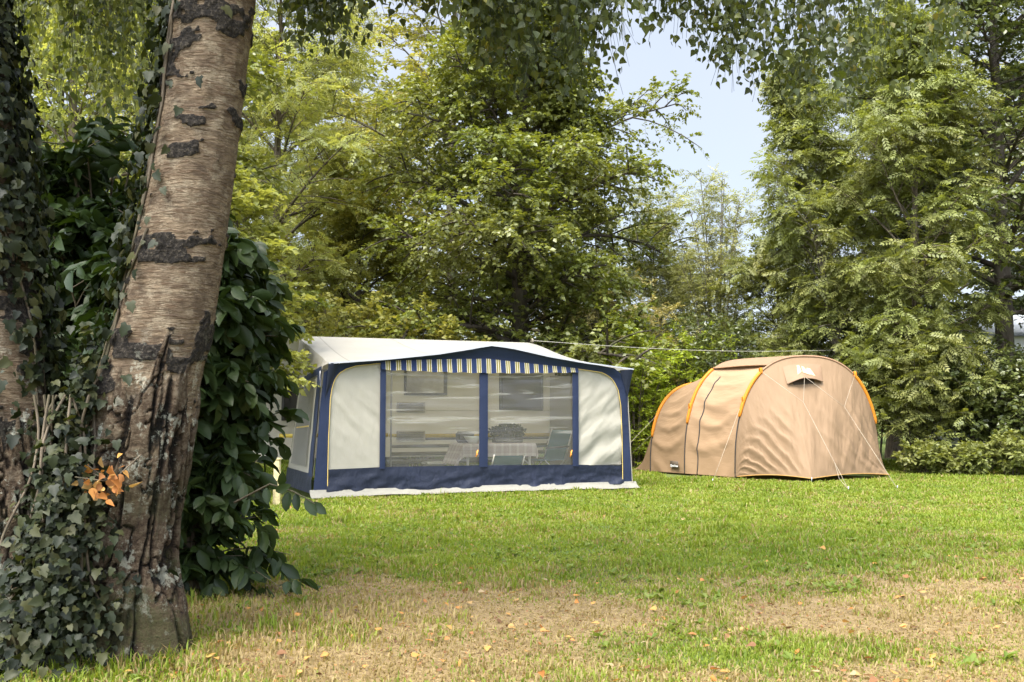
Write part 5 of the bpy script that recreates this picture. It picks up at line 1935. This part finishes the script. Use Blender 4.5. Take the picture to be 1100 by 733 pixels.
    t = leaf_mat('leaf_fallen', [(.08, .045, .025), (.20, .095, .04), (.42, .17, .045), (.38, .22, .06), (.27, .205, .115)], .25, .6, .25, (1.2, 1.1, .7))
    ob = np_mesh('fallen_leaves', lv[0], lv[1], t, None, False, attrs={'rnd': lv[2]})
    prop(ob, 'orange and brown fallen birch leaves scattered over the worn turf', 'leaves', kind='stuff')
    return t


def build_details(main, fallen, m_cam):
    rs = np.random.default_rng(12)
    # withered orange leaves caught in the crook of the leaning birch
    c = at(108, 516, 5.02)
    root = empty('withered_sprig', c, 'sprig of withered orange leaves caught against the leaning birch', 'leaves')
    n = 46
    q = rs.normal(size=(n, 3)) * np.array([.055, .03, .05])
    d = norm(q + np.array([0, -.03, -.02]) + rs.normal(size=(n, 3)) * .05)
    lv = leaves(rs, q, d + rs.normal(size=(n, 3)) * .7, norm(rs.normal(size=(n, 3)) + np.array([0, -.6, .6])), .052, .036, TM_BIRCH, rs.uniform(.3, .85, n), .45)
    np_mesh('foliage', lv[0], lv[1], fallen, root, False, attrs={'rnd': lv[2]})
    g = MB()
    for k in range(5):
        e = rs.normal(size=3) * .07
        g.tube([np.array([.10, .14, -.03]), np.array([.04, .03, -.01]), e], .0035, 5)
    g.build('twig', bark('mid'), root, True)

    # low twig of the evergreen reaching over the lawn
    a, b = at(252, 540, 6.5), at(338, 541, 6.15)
    root = empty('camellia_sprig', a, 'low evergreen twig reaching out over the grass before the awning', 'sprig')
    P = np.array([a, at(290, 520, 6.35), at(315, 528, 6.25), b]) - a
    MB().tube(P, [.008, .006, .005, .003], 6).build('twig', bark('mid'), root, True)
    pts = np.array([at(x, y, 6.25) for x, y in ((268, 536), (286, 524), (302, 522), (310, 528), (318, 530), (328, 536), (334, 540), (296, 528))]) - a
    dd = np.array([(-.3, -.2, -1), (.2, -.4, -1), (.1, -.3, .4), (-.1, -.2, -1), (.15, -.3, -1), (.6, -.3, -.8), (.9, -.2, -.6), (.7, -.3, .3)])
    lv = leaves(rs, pts, norm(dd), norm(np.array([[.1, -1, .4]]) + rs.normal(size=(8, 3)) * .3), .115, .06, TM_BROAD, None, .15)
    np_mesh('foliage', lv[0], lv[1], m_cam, root, True, attrs={'rnd': lv[2]})

    # short wooden post glimpsed beside the awning
    p = ground(297, 541)
    root = empty('wooden_post', p, 'short pale wooden post half hidden by the evergreen bush', 'post')
    wood = plain('weathered_post', (.40, .34, .17), .8, .2, .25, 30)
    MB().box((0, 0, .28), (.085, .085, .62), None, .008).build('shaft', wood, root)
    MB().box((0, 0, .60), (.10, .10, .03), None, .008).build('cap', wood, root)

    # washing line from the maple to the ash
    a, b = at(572, 366, 18.6), at(908, 376, 23.5)
    t = np.linspace(0, 1, 40)[:, None]
    P = a * (1 - t) + b * t - UPV * .10 * np.sin(PI * t)
    root = empty('utility_line', a, 'pale line stretched from the caravan roof to an ash behind the tent', 'line')
    MB().tube(P - a, .0042, 5).build('cord', plain('line_cord', (.42, .40, .33), .6), root, True)
    for q, nm in ((a, 'knot'), (b, 'knot')):
        MB().box(q - a, (.06, .06, .08), None, .02).build(nm, bark('grey'), root)

    # mobile home whose pale roof shows through the hedge at the end
    p = at(1080, 446, 31)
    root = empty('mobile_home', (p[0] + 2.5, 31, .55), 'pale mobile home showing through the trees beyond the hedge', 'mobile home')
    w = plain('mobile_home_cladding', (.68, .68, .66), .5, .3, .04)
    gm = plain('mobile_home_trim', (.30, .31, .32), .5)
    gl = plain('mobile_home_glass', (.04, .045, .05), .1, .6)
    MB().box((0, 0, 1.75), (9, 3.6, 2.5), None, .03).build('walls', w, root)
    V = np.array([[-4.7, -2.05, 2.98], [4.7, -2.05, 2.98], [4.7, 0, 3.75], [-4.7, 0, 3.75], [4.7, 2.05, 2.98], [-4.7, 2.05, 2.98]])
    V = np.concatenate([V, V - [0, 0, .10]])
    MB().add(V, [[[0, 1, 2, 3], [3, 2, 4, 5], [7, 6, 9, 8], [8, 9, 11, 10], [0, 6, 7, 1], [4, 10, 11, 5], [0, 3, 9, 6], [3, 5, 11, 9], [1, 7, 8, 2], [2, 8, 10, 4]]]).build('roof', w, root)
    MB().box((0, -2.07, 2.93), (9.4, .06, .12), None, .01).build('gutter', gm, root)
    MB().box((0, 0, -.05), (8.8, 3.4, 1.1), None).build('skirt', gm, root)
    for x in (-3, -.5, 2.6):
        f = MB().box((x, -1.81, 1.95), (1.3, .05, 1.0), None, .01).build('window', gm, root)
        MB().box((x, -1.838, 1.95), (1.16, .02, .86), None).build('pane', gl, f)


# ------------------------------------------------------------------ build everything
build_ground()
build_awning()
build_caravan()
build_awning_interior()
build_tent()
build_background()
roots, main_stem, second_stem, m_birch = build_birches()
birch_crowns(roots, main_stem, second_stem, m_birch)
m_ivy, m_cam = build_foreground_plants(main_stem, second_stem)
fallen_m = build_grass()
build_details(main_stem, fallen_m, m_cam)
